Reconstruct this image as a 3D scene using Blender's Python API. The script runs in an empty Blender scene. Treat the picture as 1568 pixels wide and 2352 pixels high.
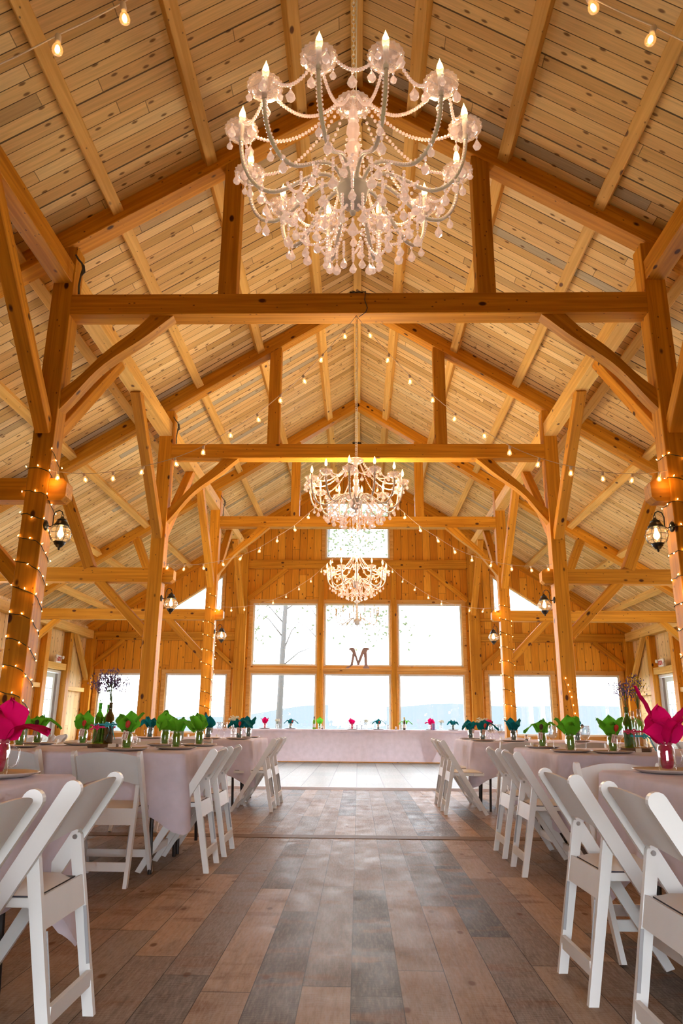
import bpy, math, random
from mathutils import Vector, Matrix
PI = math.pi
random.seed(7)
SC = bpy.context.scene
COL = SC.collection
Y0, BAY = 6.978, 4.5
YK = [Y0 - BAY, Y0, Y0 + BAY, Y0 + 2 * BAY, Y0 + 3 * BAY]   # frames 0..3, end wall 4
A, W = 3.146, 0.226
TZ0, TZ1 = 5.244, 5.493
XW = 7.6
YF = -2.0                       # wall behind the camera
def raft(x): return 8.195 - 0.642 * abs(x)
def roofz(x): return 8.47 - 0.642 * abs(x)

# ------------------------------------------------------------------ helpers
def V(*a): return Vector(a if len(a) > 1 else a[0])
class MB:
    def __init__(s): s.v = []; s.f = []
    def add(s, vs, fs, M=None):
        n = len(s.v)
        if M is None: s.v += [tuple(p) for p in vs]
        else: s.v += [tuple(M @ Vector(p)) for p in vs]
        s.f += [tuple(i + n for i in f) for f in fs]
        return s
    def box(s, x0, x1, y0, y1, z0, z1, M=None):
        vs = [(x0,y0,z0),(x1,y0,z0),(x1,y1,z0),(x0,y1,z0),(x0,y0,z1),(x1,y0,z1),(x1,y1,z1),(x0,y1,z1)]
        return s.add(vs, [(3,2,1,0),(4,5,6,7),(0,1,5,4),(1,2,6,5),(2,3,7,6),(3,0,4,7)], M)
    def cbox(s, x0, x1, y0, y1, z0, z1, c=0.006, M=None):
        """box chamfered along x"""
        pr = [(y0+c,z0),(y1-c,z0),(y1,z0+c),(y1,z1-c),(y1-c,z1),(y0+c,z1),(y0,z1-c),(y0,z0+c)]
        vs = [(x0,a,b) for a,b in pr] + [(x1,a,b) for a,b in pr]
        fs = [tuple(range(7,-1,-1)), tuple(range(8,16))] + [(i,(i+1)%8,(i+1)%8+8,i+8) for i in range(8)]
        return s.add(vs, fs, M)
    def prism(s, poly, t0, t1, ax='y', M=None):
        n = len(poly)
        def mk(a, b, t): return {'y': (a,t,b), 'x': (t,a,b), 'z': (a,b,t)}[ax]
        vs = [mk(a,b,t0) for a,b in poly] + [mk(a,b,t1) for a,b in poly]
        fs = [tuple(range(n-1,-1,-1)), tuple(range(n,2*n))] + [(i,(i+1)%n,(i+1)%n+n,i+n) for i in range(n)]
        return s.add(vs, fs, M)
    def bar(s, p0, p1, w, h, up=(0,0,1), c=0.004):
        p0, p1 = Vector(p0), Vector(p1)
        M, L = frame(p0, p1, up)
        return s.cbox(0, L, -w/2, w/2, -h/2, h/2, c, M)
    def tube(s, pts, r, n=6, rs=None, cap=True):
        pts = [Vector(p) for p in pts]; m = len(pts)
        up = None; rings = []
        for i, p in enumerate(pts):
            t = (pts[min(i+1,m-1)] - pts[max(i-1,0)])
            if t.length < 1e-9: t = Vector((0,0,1))
            t.normalize()
            if up is None:
                up = Vector((0,0,1)) if abs(t.z) < .9 else Vector((1,0,0))
            u = (up - t * up.dot(t))
            if u.length < 1e-6: u = t.orthogonal()
            u.normalize(); up = u; w = t.cross(u)
            rr = rs[i] if rs else r
            rings.append([p + (u*math.cos(2*PI*k/n) + w*math.sin(2*PI*k/n))*rr for k in range(n)])
        vs = [q for ring in rings for q in ring]; fs = []
        for i in range(m-1):
            for k in range(n):
                a, b = i*n+k, i*n+(k+1)%n
                fs.append((a, b, b+n, a+n))
        if cap: fs.append(tuple(range(n-1,-1,-1))); fs.append(tuple(range((m-1)*n, m*n)))
        return s.add(vs, fs)
    def lathe(s, prof, n=16, M=None, scal=None, close=False):
        vs = []; fs = []; m = len(prof)
        for (r, z) in prof:
            for k in range(n):
                a = 2*PI*k/n
                rr = r * (1 + (scal if (scal and k % 2) else 0))
                vs.append((rr*math.cos(a), rr*math.sin(a), z))
        for i in range(m-1):
            for k in range(n):
                a, b = i*n+k, i*n+(k+1)%n
                fs.append((a, b, b+n, a+n))
        if close:
            fs.append(tuple(range(n-1,-1,-1))); fs.append(tuple(range((m-1)*n, m*n)))
        return s.add(vs, fs, M)
    def bead(s, c, r, rz=None, n=6):
        rz = rz or r
        x, y, z = c
        vs = [(x,y,z-rz)] + [(x+r*.87*math.cos(2*PI*k/n), y+r*.87*math.sin(2*PI*k/n), z-rz*.5) for k in range(n)] \
             + [(x+r*.87*math.cos(2*PI*(k+.5)/n), y+r*.87*math.sin(2*PI*(k+.5)/n), z+rz*.5) for k in range(n)] + [(x,y,z+rz)]
        fs = []
        for k in range(n):
            j = (k+1) % n
            fs += [(0,1+j,1+k), (1+k,1+j,1+n+k), (1+j,1+n+j,1+n+k), (1+n+k,1+n+j,2*n+1)]
        return s.add(vs, fs)
    def ball(s, c, r, n=10, m=6, sz=1.0):
        prof = [(r*math.sin(PI*i/m), -r*sz*math.cos(PI*i/m)) for i in range(m+1)]
        prof[0] = (r*.02, prof[0][1]); prof[-1] = (r*.02, prof[-1][1])
        return s.lathe(prof, n, Matrix.Translation(c))
    def build(s, name, mat, parent=None, smooth=False, origin=None):
        me = bpy.data.meshes.new(name)
        vs = s.v
        if origin is not None:
            o = Vector(origin); vs = [tuple(Vector(p)-o) for p in vs]
        me.from_pydata(vs, [], s.f)
        me.materials.append(mat)
        if smooth: me.shade_smooth()
        me.update()
        ob = bpy.data.objects.new(name, me); COL.objects.link(ob)
        if origin is not None: ob.location = origin
        if parent is not None: ob.parent = parent
        return ob
def fixn(ob):
    import bmesh
    bm = bmesh.new(); bm.from_mesh(ob.data); bmesh.ops.recalc_face_normals(bm, faces=bm.faces); bm.to_mesh(ob.data); bm.free()
    return ob
def frame(p0, p1, up=(0,0,1)):
    x = (p1 - p0); L = x.length; x.normalize()
    up = Vector(up)
    y = up.cross(x)
    if y.length < 1e-5: y = Vector((0,1,0)).cross(x)
    y.normalize(); z = x.cross(y)
    M = Matrix((x, y, z)).transposed().to_4x4(); M.translation = p0
    return M, L
def tag(o, label=None, cat=None, group=None, kind=None):
    if label: o['label'] = label
    if cat: o['category'] = cat
    if group: o['group'] = group
    if kind: o['kind'] = kind
    return o
def thing(name, label, cat, loc=(0,0,0), rz=0, group=None):
    o = bpy.data.objects.new(name, None); COL.objects.link(o)
    o.empty_display_size = .05
    o.location = loc; o.rotation_euler = (0,0,rz)
    return tag(o, label, cat, group)
KIDS = {}
def kids(o):
    return [c for c in bpy.data.objects if c.parent == o]
def cache_tree(o):
    ks = kids(o); KIDS[o.name] = ks
    for k in ks: cache_tree(k)
def dup(o, parent=None):
    if o.name not in KIDS: cache_tree(o)
    c = o.copy(); COL.objects.link(c)
    if parent is not None: c.parent = parent
    ks = [dup(k, c) for k in KIDS[o.name]]
    KIDS[c.name] = ks
    return c
def put(o, loc, rz=0, label=None, group=None, scale=None):
    o.location = loc; o.rotation_euler = (0,0,rz)
    if label: o['label'] = label
    if group: o['group'] = group
    if scale: o.scale = (scale,)*3
    return o
USED = set()
def inst(proto, loc, rz=0, label=None, group=None, scale=None):
    """first use moves the prototype itself, later uses copy it"""
    if proto.name not in USED:
        cache_tree(proto); USED.add(proto.name); o = proto
    else: o = dup(proto)
    return put(o, loc, rz, label, group, scale)

# ------------------------------------------------------------------ materials
class NT:
    def __init__(s, name):
        s.m = bpy.data.materials.new(name); s.m.use_nodes = True
        s.t = s.m.node_tree; s.t.nodes.clear()
        s.out = s.t.nodes.new('ShaderNodeOutputMaterial')
    def n(s, typ, **kw):
        nd = s.t.nodes.new(typ)
        for k, v in kw.items(): setattr(nd, k, v)
        return nd
    def l(s, a, b): s.t.links.new(a, b)
    def math(s, op, a, b=None, c=None):
        nd = s.n('ShaderNodeMath', operation=op)
        for i, q in enumerate((a, b, c)):
            if q is None: continue
            if isinstance(q, (int, float)): nd.inputs[i].default_value = q
            else: s.l(q, nd.inputs[i])
        return nd.outputs[0]
    def mix(s, f, a, b, mode='MIX'):
        nd = s.n('ShaderNodeMix', data_type='RGBA', blend_type=mode)
        for i, q in ((0, f), (6, a), (7, b)):
            if isinstance(q, (int, float)): nd.inputs[i].default_value = q
            elif isinstance(q, tuple): nd.inputs[i].default_value = (*q, 1)[:4]
            else: s.l(q, nd.inputs[i])
        return nd.outputs[2]
    def ramp(s, f, stops, interp='LINEAR'):
        nd = s.n('ShaderNodeValToRGB'); cr = nd.color_ramp; cr.interpolation = interp
        while len(cr.elements) < len(stops): cr.elements.new(.5)
        for e, (p, c) in zip(cr.elements, stops): e.position = p; e.color = (*c, 1) if len(c) == 3 else c
        s.l(f, nd.inputs[0]); return nd.outputs[0]
    def smooth(s, x, lo, hi):
        nd = s.n('ShaderNodeMapRange', interpolation_type='SMOOTHSTEP')
        s.l(x, nd.inputs[0]); nd.inputs[1].default_value = lo; nd.inputs[2].default_value = hi
        return nd.outputs[0]
    def bsdf(s, col, rough=.5, spec=.5, bump=None, **kw):
        b = s.n('ShaderNodeBsdfPrincipled')
        if isinstance(col, tuple): b.inputs['Base Color'].default_value = (*col, 1)
        else: s.l(col, b.inputs['Base Color'])
        if isinstance(rough, (int, float)): b.inputs['Roughness'].default_value = rough
        else: s.l(rough, b.inputs['Roughness'])
        b.inputs['Specular IOR Level'].default_value = spec
        for k, v in kw.items(): b.inputs[k.replace('_', ' ')].default_value = v
        if bump is not None: s.l(bump, b.inputs['Normal'])
        return b.outputs[0]
    def bump(s, h, strength=.3, dist=.01):
        nd = s.n('ShaderNodeBump'); nd.inputs['Strength'].default_value = strength; nd.inputs['Distance'].default_value = dist
        s.l(h, nd.inputs['Height']); return nd.outputs[0]
    def done(s, sh):
        s.l(sh, s.out.inputs['Surface']); return s.m
def simple(name, col, rough=.5, spec=.5, **kw):
    t = NT(name)
    tc = t.n('ShaderNodeTexCoord'); nz = t.n('ShaderNodeTexNoise'); nz.inputs['Scale'].default_value = 6
    t.l(tc.outputs['Object'], nz.inputs['Vector'])
    c = t.mix(nz.outputs[0], tuple(x*.93 for x in col), tuple(min(1, x*1.05) for x in col))
    return t.done(t.bsdf(c, rough, spec, **kw))

def timber_mat(name, dark, light, knotc, vary=.35):
    t = NT(name)
    tc = t.n('ShaderNodeTexCoord'); oi = t.n('ShaderNodeObjectInfo')
    off = t.n('ShaderNodeVectorMath', operation='ADD')
    cx = t.n('ShaderNodeCombineXYZ')
    r7 = t.math('MULTIPLY', oi.outputs['Random'], 37.0)
    for i in range(3): t.l(r7, cx.inputs[i])
    t.l(tc.outputs['Object'], off.inputs[0]); t.l(cx.outputs[0], off.inputs[1])
    def mp(sc):
        m = t.n('ShaderNodeMapping'); m.inputs['Scale'].default_value = sc; t.l(off.outputs[0], m.inputs['Vector']); return m.outputs[0]
    g = t.n('ShaderNodeTexNoise'); g.inputs['Scale'].default_value = 1; g.inputs['Detail'].default_value = 5; g.inputs['Distortion'].default_value = .6
    t.l(mp((.8, 22, 22)), g.inputs['Vector'])
    b = t.n('ShaderNodeTexNoise'); b.inputs['Scale'].default_value = 1; b.inputs['Detail'].default_value = 2
    t.l(mp((.7, 2, 2)), b.inputs['Vector'])
    v = t.n('ShaderNodeTexVoronoi'); v.inputs['Scale'].default_value = 1
    t.l(mp((2.6, 4.6, 4.6)), v.inputs['Vector'])
    v2 = t.n('ShaderNodeTexVoronoi'); v2.inputs['Scale'].default_value = 1
    t.l(mp((8, 12, 12)), v2.inputs['Vector'])
    c = t.mix(t.smooth(g.outputs[0], .3, .72), dark, light)
    k = t.math('ADD', t.math('MULTIPLY', oi.outputs['Random'], vary), 1 - vary/2)
    k2 = t.math('MULTIPLY', k, t.math('ADD', t.math('MULTIPLY', b.outputs[0], .4), .8))
    vv = t.n('ShaderNodeVectorMath', operation='SCALE'); t.l(c, vv.inputs[0]); t.l(k2, vv.inputs['Scale'])
    kn = t.math('SUBTRACT', 1, t.smooth(v.outputs['Distance'], .08, .15))
    kn2 = t.math('MULTIPLY', t.math('SUBTRACT', 1, t.smooth(v2.outputs['Distance'], .06, .13)), .75)
    c2 = t.mix(t.math('MAXIMUM', kn, kn2), vv.outputs[0], knotc)
    return t.done(t.bsdf(c2, .55, .3, t.bump(g.outputs[0], .12, .004)))

def board_mat(name, across, along, width, length, cols, gapc=(.03,.015,.006), gap=.03, wide=.0, rough=.6, spec=.3, knots=.6,
              blotch=None, gloss_n=False, keep=None):
    """boards: across/along are 'x','y','z' of object space"""
    t = NT(name)
    tc = t.n('ShaderNodeTexCoord'); sp = t.n('ShaderNodeSeparateXYZ'); t.l(tc.outputs['Object'], sp.inputs[0])
    ax = {'x': sp.outputs[0], 'y': sp.outputs[1], 'z': sp.outputs[2]}
    U = t.math('DIVIDE', ax[across], width); i = t.math('FLOOR', U); fu = t.math('FRACT', U)
    wn = t.n('ShaderNodeTexWhiteNoise', noise_dimensions='1D'); t.l(i, wn.inputs['W'])
    Vv = t.math('ADD', t.math('DIVIDE', ax[along], length), t.math('MULTIPLY', wn.outputs['Value'], 7.3))
    j = t.math('FLOOR', Vv); fv = t.math('FRACT', Vv)
    wn2 = t.n('ShaderNodeTexWhiteNoise', noise_dimensions='2D'); cc = t.n('ShaderNodeCombineXYZ')
    t.l(i, cc.inputs[0]); t.l(j, cc.inputs[1]); t.l(cc.outputs[0], wn2.inputs['Vector'])
    base = t.ramp(wn2.outputs['Value'], cols, 'LINEAR')
    # texture space
    cv = t.n('ShaderNodeCombineXYZ')
    t.l(ax[along], cv.inputs[0]); t.l(ax[across], cv.inputs[1]); t.l(t.math('MULTIPLY', wn2.outputs['Value'], 50), cv.inputs[2])
    def mp(sc):
        m = t.n('ShaderNodeMapping'); m.inputs['Scale'].default_value = sc; t.l(cv.outputs[0], m.inputs['Vector']); return m.outputs[0]
    g = t.n('ShaderNodeTexNoise'); g.inputs['Scale'].default_value = 1; g.inputs['Detail'].default_value = 6; g.inputs['Distortion'].default_value = 1.2
    t.l(mp((1.6, 34, 1)), g.inputs['Vector'])
    gr = t.math('ADD', t.math('MULTIPLY', g.outputs[0], .7), .65)
    vs = t.n('ShaderNodeVectorMath', operation='SCALE'); t.l(base, vs.inputs[0]); t.l(gr, vs.inputs['Scale'])
    c = vs.outputs[0]
    if blotch:
        bn = t.n('ShaderNodeTexNoise'); bn.inputs['Scale'].default_value = 1; bn.inputs['Detail'].default_value = 3
        t.l(mp((6.5, 2.6, 1)), bn.inputs['Vector'])
        c = t.mix(t.math('MULTIPLY', t.smooth(bn.outputs[0], .53, .68), .8), c, blotch)
        bn2 = t.n('ShaderNodeTexNoise'); bn2.inputs['Scale'].default_value = 1; bn2.inputs['Detail'].default_value = 4
        t.l(mp((2.1, 5, 3)), bn2.inputs['Vector'])
        c = t.mix(t.math('MULTIPLY', t.smooth(bn2.outputs[0], .55, .8), .45), c, tuple(x*.35 for x in blotch))
        sw = t.n('ShaderNodeTexWave', wave_type='BANDS', bands_direction='X'); sw.inputs['Scale'].default_value = 19; sw.inputs['Distortion'].default_value = 14
        sw.inputs['Detail'].default_value = 2; sw.inputs['Detail Scale'].default_value = .4
        t.l(cv.outputs[0], sw.inputs['Vector'])
        c = t.mix(t.math('MULTIPLY', sw.outputs[1], .07), c, (.75,.68,.62))
        fn = t.n('ShaderNodeTexNoise'); fn.inputs['Scale'].default_value = 1; fn.inputs['Detail'].default_value = 6; fn.inputs['Roughness'].default_value = .75
        t.l(mp((13, 85, 1)), fn.inputs['Vector'])
        c = t.mix(t.math('MULTIPLY', t.smooth(fn.outputs[0], .42, .70), .34), c, (.46,.39,.34))
        c = t.mix(t.math('MULTIPLY', t.smooth(fn.outputs[0], .50, .28), .35), c, (.05,.035,.03))
    v = t.n('ShaderNodeTexVoronoi', voronoi_dimensions='2D'); v.inputs['Scale'].default_value = 1
    t.l(mp((2.8, 5.2, 1)), v.inputs['Vector'])
    sepc = t.n('ShaderNodeSeparateColor'); t.l(v.outputs['Color'], sepc.inputs[0])
    on = t.math('LESS_THAN', sepc.outputs[0], knots)
    kn = t.math('MULTIPLY', on, t.math('SUBTRACT', 1, t.smooth(v.outputs['Distance'], .045, .11)))
    c = t.mix(t.math('MULTIPLY', kn, .85), c, (.13,.045,.012))
    gw = t.math('ADD', t.math('MULTIPLY', t.math('POWER', wn.outputs['Value'], 6), wide), gap)
    e1 = t.math('LESS_THAN', fu, gw)
    e2 = t.math('LESS_THAN', fv, .006/length*1.2)
    e = t.math('MAXIMUM', e1, t.math('MULTIPLY', e2, .7))
    c = t.mix(t.math('MULTIPLY', e, .9), c, gapc)
    h = t.math('SUBTRACT', t.math('MULTIPLY', g.outputs[0], .15), e)
    r = rough
    if gloss_n:
        gn = t.n('ShaderNodeTexNoise'); gn.inputs['Scale'].default_value = 1; gn.inputs['Detail'].default_value = 3
        t.l(mp((4, 6, 1)), gn.inputs['Vector'])
        r = t.math('ADD', t.math('MULTIPLY', gn.outputs[0], .35), rough - .17)
    return t.done(t.bsdf(c, r, spec, t.bump(h, .35, .006)))

def glass_mat(name, tint=(1,1,1), refl=.12, rough=.02, body=None, bodyf=0.0, glow=0.0):
    t = NT(name)
    tr = t.n('ShaderNodeBsdfTransparent'); tr.inputs[0].default_value = (*tint, 1)
    gl = t.n('ShaderNodeBsdfGlossy'); gl.inputs['Roughness'].default_value = rough; gl.inputs[0].default_value = (1,1,1,1)
    lw = t.n('ShaderNodeLayerWeight'); lw.inputs[0].default_value = .35
    f = t.math('ADD', t.math('MULTIPLY', lw.outputs['Facing'], .45), refl)
    ms = t.n('ShaderNodeMixShader'); t.l(f, ms.inputs[0]); t.l(tr.outputs[0], ms.inputs[1]); t.l(gl.outputs[0], ms.inputs[2])
    o = ms.outputs[0]
    if body:
        df = t.n('ShaderNodeBsdfTranslucent'); df.inputs[0].default_value = (*body, 1)
        d2 = t.n('ShaderNodeBsdfDiffuse'); d2.inputs[0].default_value = (*body, 1)
        m1 = t.n('ShaderNodeMixShader'); m1.inputs[0].default_value = .5; t.l(df.outputs[0], m1.inputs[1]); t.l(d2.outputs[0], m1.inputs[2])
        m2 = t.n('ShaderNodeMixShader'); m2.inputs[0].default_value = bodyf; t.l(o, m2.inputs[1]); t.l(m1.outputs[0], m2.inputs[2]); o = m2.outputs[0]
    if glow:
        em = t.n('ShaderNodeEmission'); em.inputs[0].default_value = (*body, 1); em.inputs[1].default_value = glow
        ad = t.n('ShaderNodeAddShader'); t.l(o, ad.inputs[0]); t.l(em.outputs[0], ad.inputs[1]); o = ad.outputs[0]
    m = t.done(o); m.cycles.emission_sampling = 'NONE'; return m
def pane_mat(name):
    t = NT(name)
    tr = t.n('ShaderNodeBsdfTransparent'); tr.inputs[0].default_value = (.97,.98,1,1)
    gl = t.n('ShaderNodeBsdfGlossy'); gl.inputs['Roughness'].default_value = .01
    ms = t.n('ShaderNodeMixShader'); ms.inputs[0].default_value = .05
    t.l(tr.outputs[0], ms.inputs[1]); t.l(gl.outputs[0], ms.inputs[2])
    return t.done(ms.outputs[0])
def cloth_mat(name, col, trans=.3, bump=True, rough=.8):
    t = NT(name)
    tc = t.n('ShaderNodeTexCoord'); nz = t.n('ShaderNodeTexNoise'); nz.inputs['Scale'].default_value = 9; nz.inputs['Detail'].default_value = 4
    t.l(tc.outputs['Object'], nz.inputs['Vector'])
    c = t.mix(nz.outputs[0], tuple(x*.82 for x in col), tuple(min(1, x*1.12) for x in col))
    bm = t.bump(nz.outputs[0], .25, .01)
    b = t.bsdf(c, rough, .15, bm)
    tl = t.n('ShaderNodeBsdfTranslucent'); t.l(c, tl.inputs[0])
    ms = t.n('ShaderNodeMixShader'); ms.inputs[0].default_value = trans
    t.l(b, ms.inputs[1]); t.l(tl.outputs[0], ms.inputs[2])
    return t.done(ms.outputs[0])
def emit_mat(name, col, s, sample=False):
    t = NT(name); e = t.n('ShaderNodeEmission'); e.inputs[0].default_value = (*col, 1); e.inputs[1].default_value = s
    m = t.done(e.outputs[0])
    m.cycles.emission_sampling = 'FRONT' if sample else 'NONE'
    return m

M_T = timber_mat('timber_orange', (.52,.198,.009), (.73,.325,.024), (.08,.020,.005))
M_P = timber_mat('timber_pale', (.68,.38,.085), (.84,.53,.15), (.14,.05,.015), .2)
M_TR = timber_mat('trim_pine', (.62,.31,.07), (.76,.42,.12), (.2,.07,.02), .15)
M_CEIL = board_mat('ceiling_boards', 'y', 'x', .152, 3.1,
    [(0,(.46,.40,.28)),(.07,(.58,.36,.12)),(.3,(.76,.51,.21)),(.55,(.85,.62,.29)),(.8,(.68,.43,.17)),(1,(.88,.68,.35))], gap=.055, wide=.14, knots=.75)
M_WALL = board_mat('wall_boards', 'x', 'z', .21, 3.6,
    [(0,(.62,.225,.012)),(.4,(.80,.33,.022)),(.7,(.72,.285,.017)),(1,(.88,.41,.042))], gap=.035, wide=.05, knots=.7)
M_SIDE = board_mat('side_wall_boards', 'y', 'z', .21, 3.6,
    [(0,(.66,.40,.15)),(.5,(.76,.50,.22)),(1,(.82,.57,.28))], gap=.03, wide=.03, knots=.6)
M_FLOOR = board_mat('floor_planks', 'x', 'y', .187, 1.75,
    [(0,(.055,.045,.042)),(.15,(.25,.145,.086)),(.3,(.10,.080,.072)),(.5,(.36,.215,.125)),(.66,(.13,.10,.085)),(.84,(.42,.26,.155)),(1,(.22,.165,.13))],
    gapc=(.03,.02,.015), gap=.018, rough=.50, spec=.07, knots=.25, blotch=(.20,.085,.03), gloss_n=True)
M_STRIP = board_mat('floor_strip', 'y', 'x', .5, 3.2, [(0,(.15,.08,.04)),(1,(.20,.11,.055))], gapc=(.1,.06,.04), gap=.0, rough=.55, spec=.05, knots=.2)
M_DANCE = board_mat('dance_tiles', 'x', 'y', .42, .9, [(0,(.24,.26,.26)),(1,(.34,.35,.345))], gapc=(.10,.11,.12), gap=.03, rough=.45, spec=.12, knots=0)
M_EDGE = simple('grey_edging', (.35,.33,.40), .4)
M_CLOTH = cloth_mat('table_linen', (.82,.75,.86), .22)
M_CHAIR = simple('white_resin', (.80,.80,.80), .38, .5)
M_CUSH = simple('white_vinyl', (.78,.76,.74), .45, .5)
M_SEAM = simple('dark_seam', (.05,.05,.07), .6)
M_SLOT = simple('grey_groove', (.38,.38,.40), .4)
M_BOLT = simple('steel_bolt', (.45,.45,.45), .3, .5, Metallic=1.0)
M_DARKM = simple('dark_steel', (.035,.03,.03), .35, .5, Metallic=.6)
M_LAM = simple('table_laminate', (.55,.53,.50), .5)
M_PLATE = simple('charger', (.47,.375,.32), .22, .5)
M_JAR = glass_mat('jar_glass', (.97,.98,.98), .10, .03)
M_WINE = glass_mat('wine_glass', (.97,.98,.99), .12, .02)
M_GRN = glass_mat('green_bottle_glass', (.28,.55,.06), .10, .04, (.12,.35,.02), .22)
M_OLV = glass_mat('olive_bottle_glass', (.33,.27,.03), .10, .04, (.16,.10,.01), .25)
M_NG = cloth_mat('green_napkin', (.14,.50,.03), .4)
M_NT = cloth_mat('teal_napkin', (.004,.17,.19), .3)
M_NP = cloth_mat('magenta_napkin', (.72,.003,.13), .35)
M_BARK = simple('bark', (.13,.06,.03), .9)
M_TAG = simple('kraft_tag', (.72,.62,.50), .8)
M_INK = simple('red_ink', (.45,.05,.06), .8)
M_RED = simple('red_ribbon', (.60,.01,.06), .5)
M_PRIB = simple('magenta_ribbon', (.75,.01,.16), .5)
M_TRIB = simple('turquoise_ribbon', (.02,.35,.42), .5)
M_STEM = simple('plant_stem', (.09,.16,.03), .8)
M_YEL = simple('yellow_petals', (.75,.48,.05), .8)
M_LAV = simple('lavender_buds', (.20,.12,.30), .8)
M_WHF = simple('cream_petals', (.80,.78,.62), .8)
M_LILY = simple('red_candy', (.55,.03,.02), .5)
M_METAL = simple('white_enamel', (.86,.80,.76), .35, .5)
M_HUB = simple('grey_enamel', (.62,.60,.62), .35, .5)
M_CRYSG = glass_mat('fluted_crystal', (1,.93,.86), .32, .05, (1,.74,.58), .14, .10)  # faint emission stands in for bulb light caught by the fluted glass
M_CRYS = glass_mat('crystal', (1,.94,.90), .42, .08, (1,.76,.64), .34, .17)  # slight self-glow imitates bulb light refracted in the crystals
M_BULB = emit_mat('flame_glow', (1,.60,.24), 9)
M_BULBO = glass_mat('unlit_bulb', (1,.85,.6), .15, .05, (.9,.7,.4), .4)
M_SLV = simple('brass_sleeve', (.55,.36,.16), .4, .5, Metallic=.5)
M_BLACK = simple('black_iron', (.012,.011,.012), .35, .5)
M_GLOBE = glass_mat('seeded_globe', (1,.95,.88), .14, .05, (1,.86,.7), .12)
M_LBULB = emit_mat('lantern_glow', (1,.66,.30), 30)
M_FIL = emit_mat('filament_glow', (1,.64,.28), 12)
M_FGL = glass_mat('festoon_glass', (1,.88,.70), .12, .05, (1,.75,.45), .25)
M_WCORD = simple('cream_cord', (.78,.62,.50), .6)
M_GCORD = simple('dark_green_cord', (.015,.028,.016), .6)
M_MINI = emit_mat('mini_glow', (1,.52,.16), 22)
M_VINYL = simple('window_vinyl', (.74,.74,.74), .4)
M_PANE = pane_mat('window_glass')
M_DOOR = simple('door_paint', (.60,.66,.62), .5)
M_LET = simple('mauve_letter', (.40,.27,.25), .7)
M_SIGNW = simple('sign_white', (.82,.80,.78), .5)
M_SIGNR = simple('sign_red', (.65,.03,.03), .5)
_h = NT('hazy_hill'); M_HILL = _h.done(_h.bsdf((.066,.077,.081), 1, 0))
M_GRASS = simple('meadow', (.13,.16,.08), 1, 0)
M_TRUNK = simple('pale_bark', (.082,.081,.080), 1, 0)
M_LEAF = cloth_mat('spring_leaves', (.088,.108,.062), .4)
M_CAB = simple('grey_cable', (.09,.085,.09), .6)
M_LABEL = simple('bottle_label', (.75,.74,.70), .7)
M_CUP = glass_mat('purple_plastic', (.8,.7,.9), .1, .1, (.5,.35,.6), .5)
M_SPICE = simple('dark_filling', (.06,.03,.02), .7)
M_EXT = simple('outer_siding', (.4,.3,.2), .8)

# ------------------------------------------------------------------ camera
CAM = Vector((0.02514, 0, .97))
pi_, ya, ro, FPX = math.radians(16.1388), math.radians(1.3795), math.radians(.4859), 1665.92
R0 = Vector((math.cos(ya), math.sin(ya), 0)); Fh = Vector((-math.sin(ya), math.cos(ya), 0)); Z = Vector((0,0,1))
F = Fh*math.cos(pi_) + Z*math.sin(pi_); U0 = -Fh*math.sin(pi_) + Z*math.cos(pi_)
R = R0*math.cos(ro) + U0*math.sin(ro); U = -R0*math.sin(ro) + U0*math.cos(ro)
cam = bpy.data.cameras.new('camera'); co = bpy.data.objects.new('camera', cam); COL.objects.link(co)
Mc = Matrix((R, U, -F)).transposed().to_4x4(); Mc.translation = CAM; co.matrix_world = Mc
cam.sensor_fit = 'HORIZONTAL'; cam.sensor_width = 36; cam.lens = 36*FPX/1568; cam.clip_end = 3000; cam.clip_start = .05
SC.camera = co

# ------------------------------------------------------------------ shell
def struct(o): o['kind'] = 'structure'; return o
def rect_wall(mb, axis, t0, t1, u0, u1, v0, v1, holes):
    us = sorted({u0, u1, *[h[0] for h in holes], *[h[1] for h in holes]})
    vs = sorted({v0, v1, *[h[2] for h in holes], *[h[3] for h in holes]})
    for a, b in zip(us, us[1:]):
        for c, d in zip(vs, vs[1:]):
            m, n = (a+b)/2, (c+d)/2
            if any(h[0] < m < h[1] and h[2] < n < h[3] for h in holes): continue
            if axis == 'y': mb.box(a, b, t0, t1, c, d)
            else: mb.box(t0, t1, a, b, c, d)

# floor
mb = MB(); mb.box(-8, 8, YF-.5, 21.2, -.12, 0); struct(mb.build('floor', M_FLOOR))
for k, y in enumerate(YK[:4]):
    if k == 2: continue
    mb = MB(); mb.box(-7.5, 7.5, y-.17, y+.01, -.01, .004)
    o = mb.build('trim_%d' % (k+1), M_STRIP); struct(o)
# dance floor
t = thing('dance_floor', 'white tiled portable dance floor laid before the head table', 'dance floor', (0, 0, 0))
mb = MB(); mb.box(-3.0, 3.0, 11.56, 19.6, .001, .03); mb.build('tile_panel', M_DANCE, t)
mb = MB(); mb.prism([(11.46,.001),(11.56,.031),(11.60,.031),(11.60,.001)], -3.05, 3.05, 'x'); mb.build('edging', M_EDGE, t)

# ceiling: two slopes
mb = MB()
for s in (-1, 1):
    pts = [(0, roofz(0)), (s*7.9, roofz(7.9)), (s*7.9, roofz(7.9)+.12), (0, roofz(0)+.12)]
    if s > 0: pts = pts[::-1]
    mb.prism(pts, YF-.5, 21.2, 'y')
struct(fixn(mb.build('ceiling', M_CEIL)))

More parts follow.
